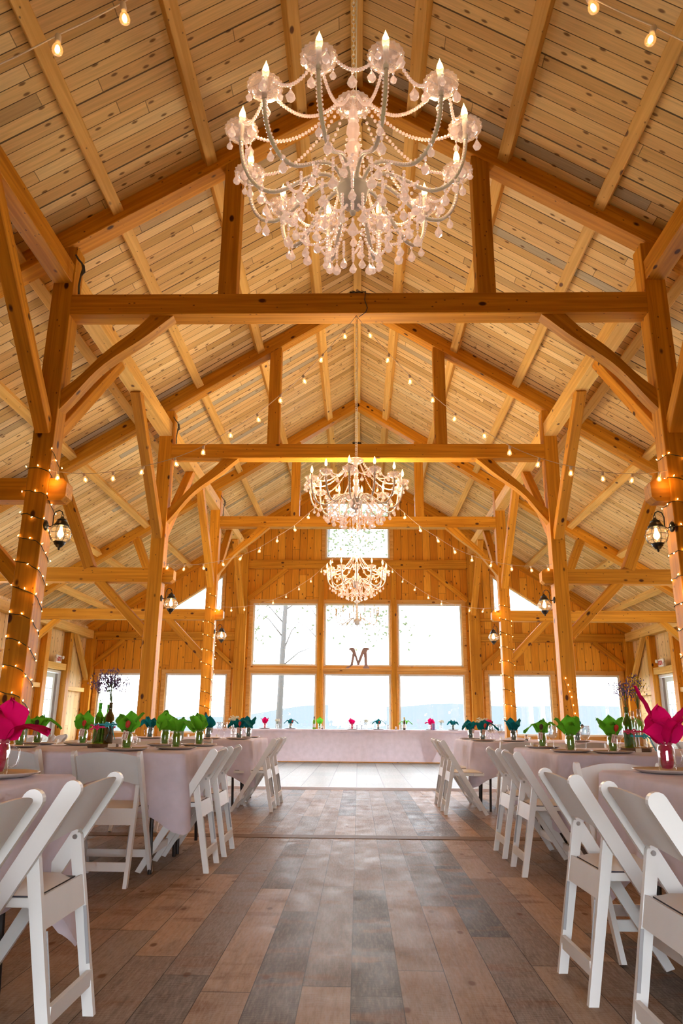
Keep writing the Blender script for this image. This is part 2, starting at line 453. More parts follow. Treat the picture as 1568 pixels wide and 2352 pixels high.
# end wall with its windows
YG = YK[4] + .10
WIN = [ # x0,x1,z0,z1
    (-2.98,-1.11,2.44,4.23), (-.95,.95,2.44,4.23), (1.12,2.97,2.44,4.23),
    (-2.98,-1.11,.62,2.27), (-.94,.95,.62,2.27), (1.13,2.99,.62,2.27),
    (-5.35,-3.60,.62,2.25), (-7.24,-5.60,.62,2.25), (3.60,5.35,.62,2.28), (5.60,7.23,.62,2.28),
    (-.94,.95,5.50,7.26)]
mb = MB()
def zcut(x): return roofz(x) + .02
holes = [(x0-.03, x1+.03, z0-.03, z1+.03) for x0,x1,z0,z1 in WIN]
TR = [(3.86, 5.28, 3.98)]  # trapezoid opening: x in, x out, bottom ; top follows the roof
xs = sorted({-7.9, 0, 7.9, -3.86, -5.28, 3.86, 5.28, *[h[0] for h in holes], *[h[1] for h in holes]})
def trtop(x): return 6.99 - .02 + (-.655)*(abs(x)) + .62 if False else 4.97 - .66*(abs(x) - 3.9)
for a, b in zip(xs, xs[1:]):
    m = (a+b)/2
    hs = sorted([(h[2], h[3]) for h in holes if h[0] < m < h[1]])
    z = 0.0
    segs = []
    for h in hs: segs.append((z, h[0])); z = h[1]
    def quad(za, zb0, zb1, za1=None):
        za1 = za if za1 is None else za1
        mb.prism([(a, za), (b, za1), (b, zb1), (a, zb0)], YG, YG+.1, 'y')
    for c, d in segs: quad(c, d, d)
    if 3.86 <= abs(m) <= 5.28:
        quad(z, 3.98, 3.98)
        quad(trtop(a), zcut(a), zcut(b), trtop(b))
    else:
        quad(z, zcut(a), zcut(b))
struct(fixn(mb.build('wall_back', M_WALL)))

WN = [0]
def window(x0, x1, z0, z1, axis='y', pos=YG, inward=-1, casing=.09, muntin=False, top=True):
    """casing (pine) flat on the wall, jamb return, white vinyl sash, pane. axis: wall normal axis"""
    WN[0] += 1
    t = bpy.data.objects.new('window_%d' % WN[0], None); COL.objects.link(t); struct(t)
    def bx(mb, a, b, c, d, e, f):   # a,b along ; c,d depth (inward negative) ; e,f z
        if axis == 'y': mb.box(a, b, pos+c, pos+d, e, f)
        else: mb.box(min(pos+c*inward*-1, pos+d*inward*-1), max(pos+c*inward*-1, pos+d*inward*-1), a, b, e, f)
    c = casing
    mb = MB()
    bx(mb, x0-c, x1+c, -.028, 0, z1, z1+c); bx(mb, x0-c, x1+c, -.035, 0, z0-c, z0)
    bx(mb, x0-c, x0, -.028, 0, z0, z1); bx(mb, x1, x1+c, -.028, 0, z0, z1)
    mb.build('window_frame', M_TR, t)
    mb = MB(); j = .02
    bx(mb, x0, x0+j, -.02, .1, z0, z1); bx(mb, x1-j, x1, -.02, .1, z0, z1); bx(mb, x0+j, x1-j, -.02, .1, z1-j, z1); bx(mb, x0+j, x1-j, -.02, .1, z0, z0+j)
    mb.build('window_jamb', M_TR, t)
    mb = MB(); q = j; w = .05
    bx(mb, x0+q, x0+q+w, .03, .09, z0+q, z1-q); bx(mb, x1-q-w, x1-q, .03, .09, z0+q, z1-q)
    bx(mb, x0+q+w, x1-q-w, .03, .09, z1-q-w, z1-q); bx(mb, x0+q+w, x1-q-w, .03, .09, z0+q, z0+q+w)
    mb.build('sash', M_VINYL, t)
    mb = MB(); bx(mb, x0+.06, x1-.06, .055, .065, z0+.06, z1-.06); mb.build('pane', M_PANE, t)
    return t
for w in WIN: window(*w)
for s in (-1, 1):
    WN[0] += 1
    t = bpy.data.objects.new('window_%d' % WN[0], None); COL.objects.link(t); struct(t)
    P = [(s*3.86, 3.98), (s*5.28, 3.98), (s*5.28, trtop(5.28)), (s*3.86, trtop(3.86))]
    C = (s*4.4, 4.3)
    def inset(P, k): return [(C[0]+(x-C[0])*k, C[1]+(z-C[1])*k) for x, z in P]
    def ring(Pa, Pb, y0, y1, mat, nm):
        mb = MB()
        for i in range(4):
            j = (i+1) % 4
            mb.prism([Pa[i], Pa[j], Pb[j], Pb[i]], y0, y1, 'y')
        fixn(mb.build(nm, mat, t))
    ring(P, inset(P, 1.13), YG-.028, YG, M_TR, 'window_frame')
    ring(inset(P, .93), P, YG+.03, YG+.09, M_VINYL, 'sash')
    mb = MB(); mb.prism(inset(P, .94), YG+.05, YG+.06, 'y'); fixn(mb.build('pane', M_PANE, t))

# side walls
def side_wall(s):
    mb = MB()
    holes = [(17.75, 18.85, 0, 2.16)]
    wins = []
    for y in (8.0, 10.2, 12.6, 14.8):
        if s < 0 or s > 0:
            wins.append((y-.75, y+.75, .85, 2.35))
    holes += wins
    x0, x1 = (-XW-.12, -XW) if s < 0 else (XW, XW+.12)
    rect_wall(mb, 'x', x0, x1, YF-.5, 21.2, 0, 3.5, holes)
    struct(mb.build('wall_left' if s < 0 else 'wall_right', M_SIDE))
    for w in wins: window(w[0]+.03, w[1]-.03, w[2]+.03, w[3]-.03, 'x', s*XW, -s)
    return wins
SW = side_wall(-1); side_wall(1)
# wall behind the camera with wide glass doors' opening
mb = MB()
rect_wall(mb, 'y', YF-.5, YF-.4, -7.9, 7.9, 0, 3.4, [(-1.7, 1.7, 0, 2.15)])
mb.prism([(-7.9,3.4),(7.9,3.4),(0,8.5)], YF-.5, YF-.4, 'y')
struct(fixn(mb.build('wall_front', M_WALL)))

# doors in the side walls near the end wall
for s in (-1, 1):
    X = s*XW
    t = bpy.data.objects.new('door_%d' % (1 if s < 0 else 2), None); COL.objects.link(t); struct(t)
    def B(mb, d0, d1, y0, y1, z0, z1):     # d: metres inward from the wall plane
        a, b = X - s*d0, X - s*d1
        mb.box(min(a,b), max(a,b), y0, y1, z0, z1)
    mb = MB()
    B(mb, -.1, .02, 17.75, 17.80, 0, 2.16); B(mb, -.1, .02, 18.80, 18.85, 0, 2.16); B(mb, -.1, .02, 17.80, 18.80, 2.11, 2.16)
    mb.build('door_frame', M_VINYL, t)
    mb = MB()
    y0, y1 = 17.81, 18.62
    B(mb, -.07, -.03, y0, y0+.12, .02, 2.1); B(mb, -.07, -.03, y1-.12, y1, .02, 2.1)
    B(mb, -.07, -.03, y0+.12, y1-.12, 1.98, 2.1); B(mb, -.07, -.03, y0+.12, y1-.12, .02, .9)
    for i in (1, 2): yy = y0+.12+(y1-y0-.24)*i/3; B(mb, -.06, -.035, yy-.01, yy+.01, .9, 1.98)
    for i in (1, 2, 3): zz = .9+1.08*i/4; B(mb, -.06, -.035, y0+.12, y1-.12, zz-.01, zz+.01)
    mb.build('door_panel', M_DOOR, t)
    mb = MB(); B(mb, -.052, -.048, y0+.12, y1-.12, .9, 1.98); mb.build('door_pane', M_PANE, t)
    mb = MB(); B(mb, -.07, -.04, 18.63, 18.79, .02, 2.1); mb.build('shadow_strip', simple('shadow_gap_%d' % (s+2), (.25,.22,.19), .7), t)  # dark strip, shade of the gap beside the door put into its colour

# ------------------------------------------------------------------ timbers
SIDE = {-1: 'left-side', 1: 'right-side'}
ORD = ['out-of-view', 'first', 'second', 'third', 'end-wall']
def timber(name, p0, p1, w, h, up=(0,0,1), mat=None, label=None, cat='beam', group=None, c=.006):
    p0, p1 = Vector(p0), Vector(p1)
    M, L = frame(p0, p1, up)
    mb = MB(); mb.cbox(0, L, -w/2, w/2, -h/2, h/2, c)
    o = mb.build(name, mat or M_T); o.matrix_world = M
    return tag(o, label, cat, group)
def fname(k): return ['frame over the camera', 'first timber frame', 'second timber frame', 'third timber frame', 'end wall'][k]

for k in range(4):
    y = YK[k] + W/2
    tag(timber('tie_beam', (-A, y, (TZ0+TZ1)/2), (A, y, (TZ0+TZ1)/2), W, TZ1-TZ0), 
        'long level orange pine tie beam of the %s' % fname(k), 'beam')
    for s in (-1, 1):
        sd = SIDE[s]
        # main post with chamfered edges
        hx = A + W/2
        p = timber('timber_post', (s*hx, y, 0), (s*hx, y, raft(hx)-.0), W, W, (0,1,0), label=
            '%s square pine post of the %s, %s' % (sd, fname(k), ['bare', 'wrapped in small fairy lights', 'without wrapped lights', 'wrapped in small fairy lights'][k]), cat='post')
        # rafter
        timber('rafter', (0, y, raft(0)+.1375), (s*7.58, y, raft(7.58)+.1375), W, .231, (0,1,0), label=
            '%s sloping principal rafter of the %s' % (sd, fname(k)), cat='rafter').data
        # queen post
        timber('queen_post', (s*1.43, y, TZ1), (s*1.43, y, raft(1.43)+.04), .2, .2, (0,1,0), label=
            '%s short upright post standing on the tie beam of the %s' % (sd, fname(k)), cat='post')
        # aisle tie with chamfered end
        z0, z1 = 3.12, 3.355
        if k > 0:
            M = Matrix.Translation((s*2.965, y, 0))
            e = .045
            poly = [(0, z0+e), (e, z0), (4.62, z0), (4.62, z1), (e, z1), (0, z1-e)]
            if s < 0: poly = [(-a, b) for a, b in poly][::-1]
            mb = MB(); mb.prism(poly, -.085, .085, 'y'); o = fixn(mb.build('aisle_beam', M_T)); o.matrix_world = M
            tag(o, '%s low aisle beam running from the %s to the side wall' % (sd, fname(k)), 'beam')
            timber('strut', (s*4.36, y, z1), (s*5.06, y, raft(5.06)+.02), .17, .19, (0,1,0), label=
                '%s slanted strut from aisle beam up to rafter at the %s' % (sd, fname(k)), cat='brace')
            timber('aisle_brace', (s*4.20, y, z0+.03), (s*3.36, y, 2.30), .15, .15, (0,1,0), label=
                '%s diagonal brace below the aisle beam at the %s' % (sd, fname(k)), cat='brace')
            timber('wall_brace', (s*6.65, y, z0+.03), (s*7.42, y, 2.42), .12, .12, (0,1,0), label=
                '%s small brace by the side wall at the %s' % (sd, fname(k)), cat='brace')
            timber('wall_post', (s*7.49, y, 0), (s*7.49, y, 3.15), .2, .2, (0,1,0), label=
                '%s post against the side wall in line with the %s' % (sd, fname(k)), cat='post')
            # curved knee brace
            a0 = Vector((s*2.01, y, TZ0)); b0 = Vector((s*A, y, 4.13)); n = 14
            pts_lo, pts_hi = [], []
            for i in range(n+1):
                u = i/n
                lo = a0.lerp(b0, u); hi = Vector((s*2.27, y, TZ0)).lerp(Vector((s*A, y, 4.36)), u)
                wv = .045*math.sin(2*PI*u) + .035*math.sin(PI*u)
                nrm = Vector((-s*.7, 0, -.7))
                lo = lo + nrm*(-.055*math.sin(PI*u) + .03*math.sin(2*PI*u+.6)*math.sin(PI*u)); hi = hi + nrm*(.012*math.sin(3*PI*u))
                pts_lo.append(lo); pts_hi.append(hi)
            Mx, L = frame(a0, b0, (0,1,0)); Mi = Mx.inverted()
            lo = [Mi @ p for p in pts_lo]; hi = [Mi @ p for p in pts_hi]
            vs = []; fs = []
            # local frame: x along, z = world y direction
            for i in range(n+1):
                for q, dz in ((lo[i], -.075), (hi[i], -.075), (hi[i], .075), (lo[i], .075)): vs.append((q.x, q.y, dz))
            for i in range(n):
                for j in range(4): fs.append((i*4+j, i*4+(j+1)%4, i*4+4+(j+1)%4, i*4+4+j))
            fs += [(0,1,2,3), tuple(n*4+j for j in (3,2,1,0))]
            mb = MB(); mb.add(vs, fs); o = fixn(mb.build('knee_brace', M_T)); o.matrix_world = Mx
            tag(o, '%s wavy-edged knee brace under the tie beam of the %s' % (sd, fname(k)), 'brace')
# plates, longitudinal braces
BAYN = ['first bay, overhead', 'second bay', 'third bay', 'last bay before the end wall']
for k in range(4):
    ya_, yb_ = YK[k]+W, YK[k+1]
    for s in (-1, 1):
        sd = SIDE[s]
        timber('plate_beam', (s*3.265, ya_, 5.755), (s*3.265, yb_, 5.755), .215, .235, label=
            '%s lengthwise plate beam over the posts in the %s' % (sd, BAYN[k]), cat='beam', mat=M_P if k > 0 else M_T)
        timber('plate_brace', (s*3.265, yb_+.02, 3.88), (s*3.265, yb_-1.72, 5.66), .15, .15, label=
            '%s long diagonal brace rising toward the camera from the %s' % (sd, fname(k+1)), cat='brace', mat=M_T)
        if k > 0:
            timber('plate_brace', (s*3.265, ya_-.02, 3.88), (s*3.265, ya_+1.72, 5.66), .15, .15, label=
                '%s long diagonal brace rising away behind the %s' % (sd, fname(k)), cat='brace', mat=M_T)
        ang = math.atan(.642)
        for i, x in enumerate((.68, 1.72, 2.76, 3.80, 4.84, 5.88, 6.92)):
            zc = roofz(x) - .085
            o = timber('purlin', (s*x, ya_-.02, zc), (s*x, yb_+.02, zc), .135, .14, (s*math.sin(ang), 0, math.cos(ang)), M_P,
                '%s roof purlin %s from the ridge in the %s' % (sd, ['first','second','third','fourth','fifth','sixth','lowest'][i], BAYN[k]), 'beam', 'roof purlins')
    timber('ridge_beam', (0, ya_-.03, 8.39), (0, yb_+.03, 8.39), .14, .15, mat=M_P, label='ridge beam at the roof peak over the %s' % BAYN[k], cat='beam')

# end wall framing (proud of the boards)
yg = YK[4] + .02
def gt(name, p0, p1, w, h, label, cat='beam', mat=None, up=(0,1,0)): return timber(name, p0, p1, w, h, up, mat or M_T, label, cat)
# with up=(0,1,0) h runs along y
gt('end_tie_beam', (-3.16, yg+.03, 5.33), (3.16, yg+.03, 5.33), .26, .12, 'level beam on the end wall below the small high window')
for s in (-1, 1):
    sd = SIDE[s]
    gt('end_wall_post', (s*3.28, yg, 0), (s*3.28, yg, raft(3.28)+.1), .30, .18, '%s tall post on the end wall beside the big windows' % sd, 'post')
    gt('window_post', (s*1.03, yg+.03, 0), (s*1.03, yg+.03, 5.2), .155, .13, '%s upright post between the big end windows' % sd, 'post')
    gt('end_wall_brace', (s*2.02, yg+.03, 5.2), (s*3.12, yg+.03, 4.30), .13, .10, '%s diagonal brace on the end wall above the big windows' % sd, 'brace')
    gt('corner_post', (s*7.48, yg, 0), (s*7.48, yg, 3.25), .24, .2, '%s post in the corner of the end wall' % sd, 'post')
    gt('aisle_girt', (s*3.42, yg+.03, 3.26), (s*7.5, yg+.03, 3.26), .23, .12, '%s horizontal girt on the end wall above the low windows' % sd)
    gt('girt_brace', (s*6.55, yg+.03, 3.15), (s*7.42, yg+.03, 2.42), .12, .1, '%s outer diagonal brace below the end wall girt' % sd, 'brace')
    gt('girt_brace', (s*4.25, yg+.03, 3.15), (s*3.42, yg+.03, 2.42), .12, .1, '%s inner diagonal brace below the end wall girt' % sd, 'brace')
    gt('end_rafter', (0, yg+.02, raft(0)+.13), (s*7.6, yg+.02, raft(7.6)+.13), .24, .13, '%s rafter flat against the end wall' % sd, 'rafter')
    gt('short_block', (s*3.45, yg+.04, 3.76), (s*3.86, yg+.04, 3.76), .08, .08, '%s short block beside the end wall post' % sd, 'beam')
    # side wall timbers
    timber('eave_beam', (s*7.5, YF-.3, 3.27), (s*7.5, 20.4, 3.27), .2, .22, mat=M_P, label='%s lengthwise beam along the top of the side wall' % sd, cat='beam')
    for yy, nm in ((17.55, 'near side of the door'), (18.97, 'far side of the door')):
        timber('door_stud', (s*7.52, yy, 0), (s*7.52, yy, 3.15), .16, .22, (0,1,0), label='%s wall stud on the %s' % (sd, nm), cat='post')
    timber('door_header', (s*7.53, 17.66, 2.26), (s*7.53, 18.86, 2.26), .12, .16, mat=M_P, label='%s pine header over the side door' % sd, cat='beam')
    timber('wall_rail', (s*7.53, 19.08, 1.75), (s*7.53, 20.3, 1.75), .10, .11, mat=M_P, label='%s pale rail across the side wall beyond the door' % sd, cat='rail')
    timber('wall_rail', (s*7.53, 16.25, 1.75), (s*7.53, 17.44, 1.75), .10, .11, mat=M_P, label='%s pale rail across the side wall before the door' % sd, cat='rail')
    timber('corner_brace', (s*7.5, 20.42, 2.05), (s*7.5, 19.35, 3.20), .11, .11, label='%s brace rising from the corner post to the eave beam' % sd, cat='brace', mat=M_P)
for (x0, x1, lab) in ((-3.0, -1.1, 'left'), (-.95, .95, 'middle'), (1.1, 3.0, 'right')):
    o = gt('window_transom', (x0, YG-.06, 2.355), (x1, YG-.06, 2.355), .075, .06, '%s pine rail between upper and lower big windows' % (lab+'-column' ), 'rail', M_TR)

# ------------------------------------------------------------------ outside
mb = MB(); mb.box(-40, 40, 21.25, 60, -.9, -.6); mb.box(-40, 40, -40, YF-.6, -.3, -.15)
struct(mb.build('ground', M_GRASS))
def ridge(name, y, pts, zb, mat=M_HILL):
    vs = []; fs = []
    n = 40; x0, x1 = pts[0][0], pts[-1][0]
    def h(x):
        for (a, p), (b, q) in zip(pts, pts[1:]):
            if a <= x <= b:
                u = (x-a)/(b-a); u = u*u*(3-2*u); return p+(q-p)*u
        return pts[-1][1]
    for i in range(n+1):
        x = x0+(x1-x0)*i/n; z = h(x) 
        vs += [(x, y, z), (x, y-y*.35, zb)]
    for i in range(n): fs.append((i*2, i*2+1, i*2+3, i*2+2))
    mb = MB(); mb.add(vs, fs); return struct(mb.build(name, mat, None, True))
ridge('hill', 600, [(-300, 3), (-110, 4), (-30, 14), (30, 13), (70, 16), (120, 14), (180, 15), (300, 12)], -30)
ridge('terrain', 400, [(-300, -3), (-60, -3), (0, -1), (60, -2), (300, -3)], -20, M_HILL)
def tree(x, y, lean, h, r, leaves, label):
    t = thing('tree', label, 'tree', (x, y, -.8), 0, None)
    rnd = random.Random(int(x*100))
    mb = MB(); pts = [(lean*(u**1.5), 0, u*h) for u in [i/8 for i in range(9)]]
    mb.tube(pts, r, 8, [r*(1.1-.6*i/8) for i in range(9)])
    def br(z, dx, dz, rr):
        bx = lean*((z/h)**1.5)
        mb.tube([(bx, 0, z), (bx+dx*.4, .1, z+dz*.6), (bx+dx, .2, z+dz)], rr, 5, [rr, rr*.7, rr*.3])
    for i in range(9):
        z = h*(.42+.06*i); br(z, rnd.choice((-1,1))*rnd.uniform(.7,1.8), rnd.uniform(.5,1.4), r*.25)
    mb.build('trunk', M_TRUNK, t, True)
    mb = MB()
    for (cx, cz, sx, sz, n) in leaves:
        for i in range(n):
            px, pz, py = rnd.gauss(cx, sx), rnd.gauss(cz, sz), rnd.gauss(0, .8)
            a = rnd.uniform(0, PI); q = rnd.uniform(.05, .1)
            dx, dz = math.cos(a)*q, math.sin(a)*q
            mb.add([(px-dx,py,pz-dz),(px-dz*.5,py+q*.4,pz+dx*.5),(px+dx,py,pz+dz),(px+dz*.5,py-q*.4,pz-dx*.5)], [(0,1,2,3)])
    mb.build('foliage', M_LEAF, t)
tree(-2.95, 28.2, .25, 9, .125, [(-1.2,5.2,.5,.5,60),(-.6,6.6,.9,.5,90),(1.6,6.4,.7,.6,90)], 'slender pale tree seen through the left-column end windows')
tree(-1.62, 29.5, .55, 11.5, .10, [(.9,6.8,.35,.45,70),(2.6,5.6,.7,.5,120),(1.0,9.6,.9,.7,420),(2.6,9.9,.9,.6,300)], 'thin leaning pale tree seen through the middle end windows')

# ------------------------------------------------------------------ light
w = bpy.data.worlds.new('world'); SC.world = w; w.use_nodes = True
bg = w.node_tree.nodes['Background']; bg.inputs[0].default_value = (.90, .96, 1, 1); bg.inputs[1].default_value = 14
def area(name, loc, rot, sx, sy, power, col=(1,1,1), portal=False):
    l = bpy.data.lights.new(name, 'AREA'); l.shape = 'RECTANGLE'; l.size = sx; l.size_y = sy; l.energy = power; l.color = col
    if portal: l.cycles.is_portal = True
    o = bpy.data.objects.new(name, l); COL.objects.link(o); o.location = loc; o.rotation_euler = rot
    return o
def point(name, loc, power, col, r=.05):
    l = bpy.data.lights.new(name, 'POINT'); l.energy = power; l.color = col; l.shadow_soft_size = r
    o = bpy.data.objects.new(name, l); COL.objects.link(o); o.location = loc; return o
for x0, x1, z0, z1 in WIN:
    area('window_portal', ((x0+x1)/2, YG+.12, (z0+z1)/2), (-PI/2, 0, 0), x1-x0, z1-z0, 1, portal=True)
for s in (-1, 1):
    area('window_portal', (s*4.5, YG+.12, 4.4), (-PI/2, 0, 0), 1.4, .9, 1, portal=True)
    for w_ in SW:
        area('window_portal', (s*(XW+.13), (w_[0]+w_[1])/2, (w_[2]+w_[3])/2), (PI/2, 0, s*PI/2), 1.5, 1.5, 1, portal=True)
area('window_portal', (0, YF-.52, 1.07), (PI/2, 0, 0), 3.4, 2.15, 1, portal=True)

SC.view_settings.view_transform = 'Standard'
SC.view_settings.exposure = 0
SC.cycles.max_bounces = 6; SC.cycles.diffuse_bounces = 4; SC.cycles.glossy_bounces = 3; SC.cycles.transmission_bounces = 6
SC.cycles.transparent_max_bounces = 10
SC.cycles.use_denoising = True
SC.cycles.use_adaptive_sampling = True; SC.cycles.adaptive_threshold = .16; SC.cycles.adaptive_min_samples = 16; SC.cycles.use_light_tree = False
SC.cycles.sample_clamp_indirect = 6
SC.cycles.caustics_reflective = False; SC.cycles.caustics_refractive = False

# ------------------------------------------------------------------ folding chair (sits facing +Y, back at -Y)
def make_chair():
    t = thing('folding_chair', 'x', 'chair')
    P0, P1 = Vector((0, .225, 0)), Vector((0, -.232, .755))
    d = (P1-P0); L = d.length; d.normalize()
    nrm = Vector((0, d.z, -d.y))
    for s in (-1, 1):
        poly = []
        hw0, hw1 = .021, .029
        def e(u, side): 
            hw = hw0+(hw1-hw0)*u; q = P0 + d*(L*u) + nrm*(side*hw); return (q.y, q.z)
        z0pts = [e(0, 1), e(.5, 1), e(1, 1)]
        c = P0 + d*L
        arc = [c + d*(hw1*math.sin(a)) + nrm*(hw1*math.cos(a)) for a in [PI*i/8 for i in range(1, 8)]]
        poly = z0pts + [(q.y, q.z) for q in arc] + [e(1, -1), e(.5, -1), e(0, -1)]
        poly = [(a, max(b, 0.0)) for a, b in poly]
        mb = MB(); x = s*.208; mb.prism(poly, x-.0115, x+.0115, 'x')
        fixn(mb.build('back_stile', M_CHAIR, t))
        # rear leg, inside the stile
        mb = MB(); x = s*.181
        mb.prism([(-.242,0),(-.205,0),(-.098,.555),(-.100,.575),(-.112,.588),(-.128,.585),(-.137,.572)], x-.012, x+.012, 'x')
        fixn(mb.build('leg', M_CHAIR, t))
        mb = MB(); M = Matrix.Translation((s*.168, -.117, .563)) @ Matrix.Rotation(PI/2, 4, 'Y')
        mb.lathe([(.0005,-.004),(.008,-.004),(.009,.002),(.0005,.002)], 10, M); mb.build('bolt', M_BOLT, t)
        mb = MB(); mb.bar((s*.166, -.208, .16), (s*.166, -.178, .34), .004, .012, (0,1,0), .001); mb.build('slide_slot', M_SLOT, t)
    # seat frame
    mb = MB(); mb.box(-.165, .165, -.140, .215, .405, .432)
    mb.box(-.195, .195, .10, .215, .405, .430)
    mb.build('seat_frame', M_CHAIR, t)
    mb = MB(); mb.prism([(-.176,.345),(-.158,.345),(-.142,.436),(-.158,.440)], -.169, .169, 'x'); fixn(mb.build('rear_apron', M_CHAIR, t))
    mb = MB(); n = 8; vs = []; fs = []
    for i in range(n+1):
        for j in range(n+1):
            u, v = i/n, j/n
            x = -.158+.316*u; y = -.135+.342*v
            e = min(u, 1-u, v, 1-v)
            vs.append((x, y, .437 + .022*min(1, e*5)**.5))
    for i in range(n):
        for j in range(n): a = i*(n+1)+j; fs.append((a, a+n+1, a+n+2, a+1))
    mb.add(vs, fs); c = mb.build('seat', M_CUSH, t, True)
    mb = MB(); mb.box(-.159, .159, -.136, .208, .431, .437); mb.build('seam', M_SEAM, c)
    for nm, y, z, h in (('stretcher', -.213, .115, .05), ('stretcher', .145, .135, .045)):
        mb = MB(); mb.box(-.172 if y < 0 else -.2, .172 if y < 0 else .2, y-.008, y+.008, z-h/2, z+h/2); mb.build(nm, M_CHAIR, t)
    # curved back panel
    n = 14; vs = []; fs = []
    for i in range(n+1):
        u = i/n; x = -.198+.396*u; k = 1-(2*u-1)**2
        top = .748+.030*k; bot = .565+.045*k
        for z, off in ((bot, 0), (top, 0), (top, .013), (bot, .013)):
            y = .225 + (-.457)*(z/.755) - .032*k + off - .004
            vs.append((x, y, z))
    for i in range(n):
        for j in range(4): fs.append((i*4+j, i*4+(j+1)%4, i*4+4+(j+1)%4, i*4+4+j))
    fs += [(0,1,2,3), tuple(n*4+j for j in (3,2,1,0))]
    mb = MB(); mb.add(vs, fs); o = fixn(mb.build('backrest', M_CHAIR, t))
    return t
CH = make_chair()
def chair(x, y, rz, label, group=None): return inst(CH, (x, y, 0), rz, label, group)

# ------------------------------------------------------------------ tables (long side along X unless rz)
def make_table():
    t = thing('banquet_table', 'x', 'table')
    mb = MB(); mb.box(-.915, .915, -.38, .38, .715, .745); mb.build('tabletop', M_LAM, t)
    for s in (-1, 1):
        for q in (-1, 1):
            mb = MB(); mb.tube([(s*.72, q*.30, .715), (s*.72, q*.31, .45), (s*.74, q*.33, .02), (s*.74, q*.33, 0)], .014, 8); mb.build('leg', M_DARKM, t)
        mb = MB(); mb.tube([(s*.72, -.31, .35), (s*.72, .31, .35)], .010, 6); mb.build('leg_brace', M_DARKM, t)
        mb = MB(); mb.tube([(s*.72, 0, .35), (s*.5, 0, .52), (s*.30, 0, .71)], .009, 6); mb.build('folding_strut', M_DARKM, t)
    return t
TB = make_table()
def cloth(name, x0, x1, y0, y1, zt, drop, seed, label, group=None, tip=.70, amp=.012, floor_drop=False, cat='tablecloth'):
    rnd = random.Random(seed)
    r = .03; per = []
    # perimeter points with outward normals
    def edge(ax, ay, bx, by, nx, ny):
        L = math.hypot(bx-ax, by-ay); n = max(6, int(L/.035))
        for i in range(n): u = i/n; per.append((ax+(bx-ax)*u, ay+(by-ay)*u, nx, ny, min(u, 1-u)*L))
    def corner(cx, cy, a0):
        for i in range(7):
            a = a0 + PI/2*(i+.5)/7; per.append((cx+r*math.cos(a), cy+r*math.sin(a), math.cos(a), math.sin(a), -1-abs(i-3)*.03))
    X0, X1, Y0_, Y1_ = x0+r, x1-r, y0+r, y1-r
    edge(X0, y0, X1, y0, 0, -1); corner(X1, Y0_, -PI/2)
    edge(x1, Y0_, x1, Y1_, 1, 0); corner(X1, Y1_, 0)
    edge(X1, y1, X0, y1, 0, 1); corner(X0, Y1_, PI/2)
    edge(x0, Y1_, x0, Y0_, -1, 0); corner(X0, Y0_, PI)
    n = len(per); S = 12; vs = []; fs = []
    ph = [rnd.uniform(0, 6.28) for _ in range(6)]; fr = [rnd.uniform(9, 15), rnd.uniform(20, 34), rnd.uniform(4, 7)]
    s_ = 0; prev = None
    for (x, y, nx, ny, dc) in per:
        if prev: s_ += math.hypot(x-prev[0], y-prev[1])
        prev = (x, y)
        c = 1.0+(dc+1) if dc < 0 else .9*max(0.0, 1-dc/(drop*.75))
        D = drop*(1 + tip*c**1.6)
        if floor_drop: D = drop
        w = (.55*math.sin(fr[0]*s_+ph[0]) + .3*math.sin(fr[1]*s_+ph[1]) + .3*math.sin(fr[2]*s_+ph[2]))
        for j in range(S+1):
            v = j/S
            z = zt - D*v*(1 if v > .05 else 1)
            o = .004 + .018*v + amp*w*v**.8*(1-.6*c) + .085*c**1.6*v*(1-.3*v)
            zz = z
            if j == 0: o = -.004; zz = zt
            elif j == 1: zz = zt-.012; 
            vs.append((x+nx*o, y+ny*o, max(zz, .006)))
    for i in range(n):
        k = (i+1) % n
        for j in range(S): a = i*(S+1)+j; b = k*(S+1)+j; fs.append((a, a+1, b+1, b))
    base = len(vs); cx, cy = (x0+x1)/2, (y0+y1)/2
    # top as fan of rings, slightly wrinkled
    rings = 5
    for q in range(1, rings):
        kq = 1-q/rings
        for i in range(n):
            x, y = per[i][0], per[i][1]
            X, Y = cx+(x-cx)*kq, cy+(y-cy)*kq
            vs.append((X, Y, zt+.0012*math.sin(X*23+ph[3])*math.sin(Y*19+ph[4])))
    for i in range(n):
        k = (i+1) % n
        prevr = lambda m: m*(S+1)
        fs.append((prevr(i), prevr(k), base+k, base+i))
        for q in range(rings-2): fs.append((base+q*n+i, base+q*n+k, base+(q+1)*n+k, base+(q+1)*n+i))
    vs.append((cx, cy, zt)); ci = len(vs)-1
    for i in range(n): k = (i+1) % n; fs.append((base+(rings-2)*n+i, base+(rings-2)*n+k, ci))
    mb = MB(); mb.add([(a-cx, b-cy, c) for a, b, c in vs], fs)
    o = fixn(mb.build(name, M_CLOTH, None, True)); o.location = (cx, cy, 0)
    return tag(o, label, cat, group)

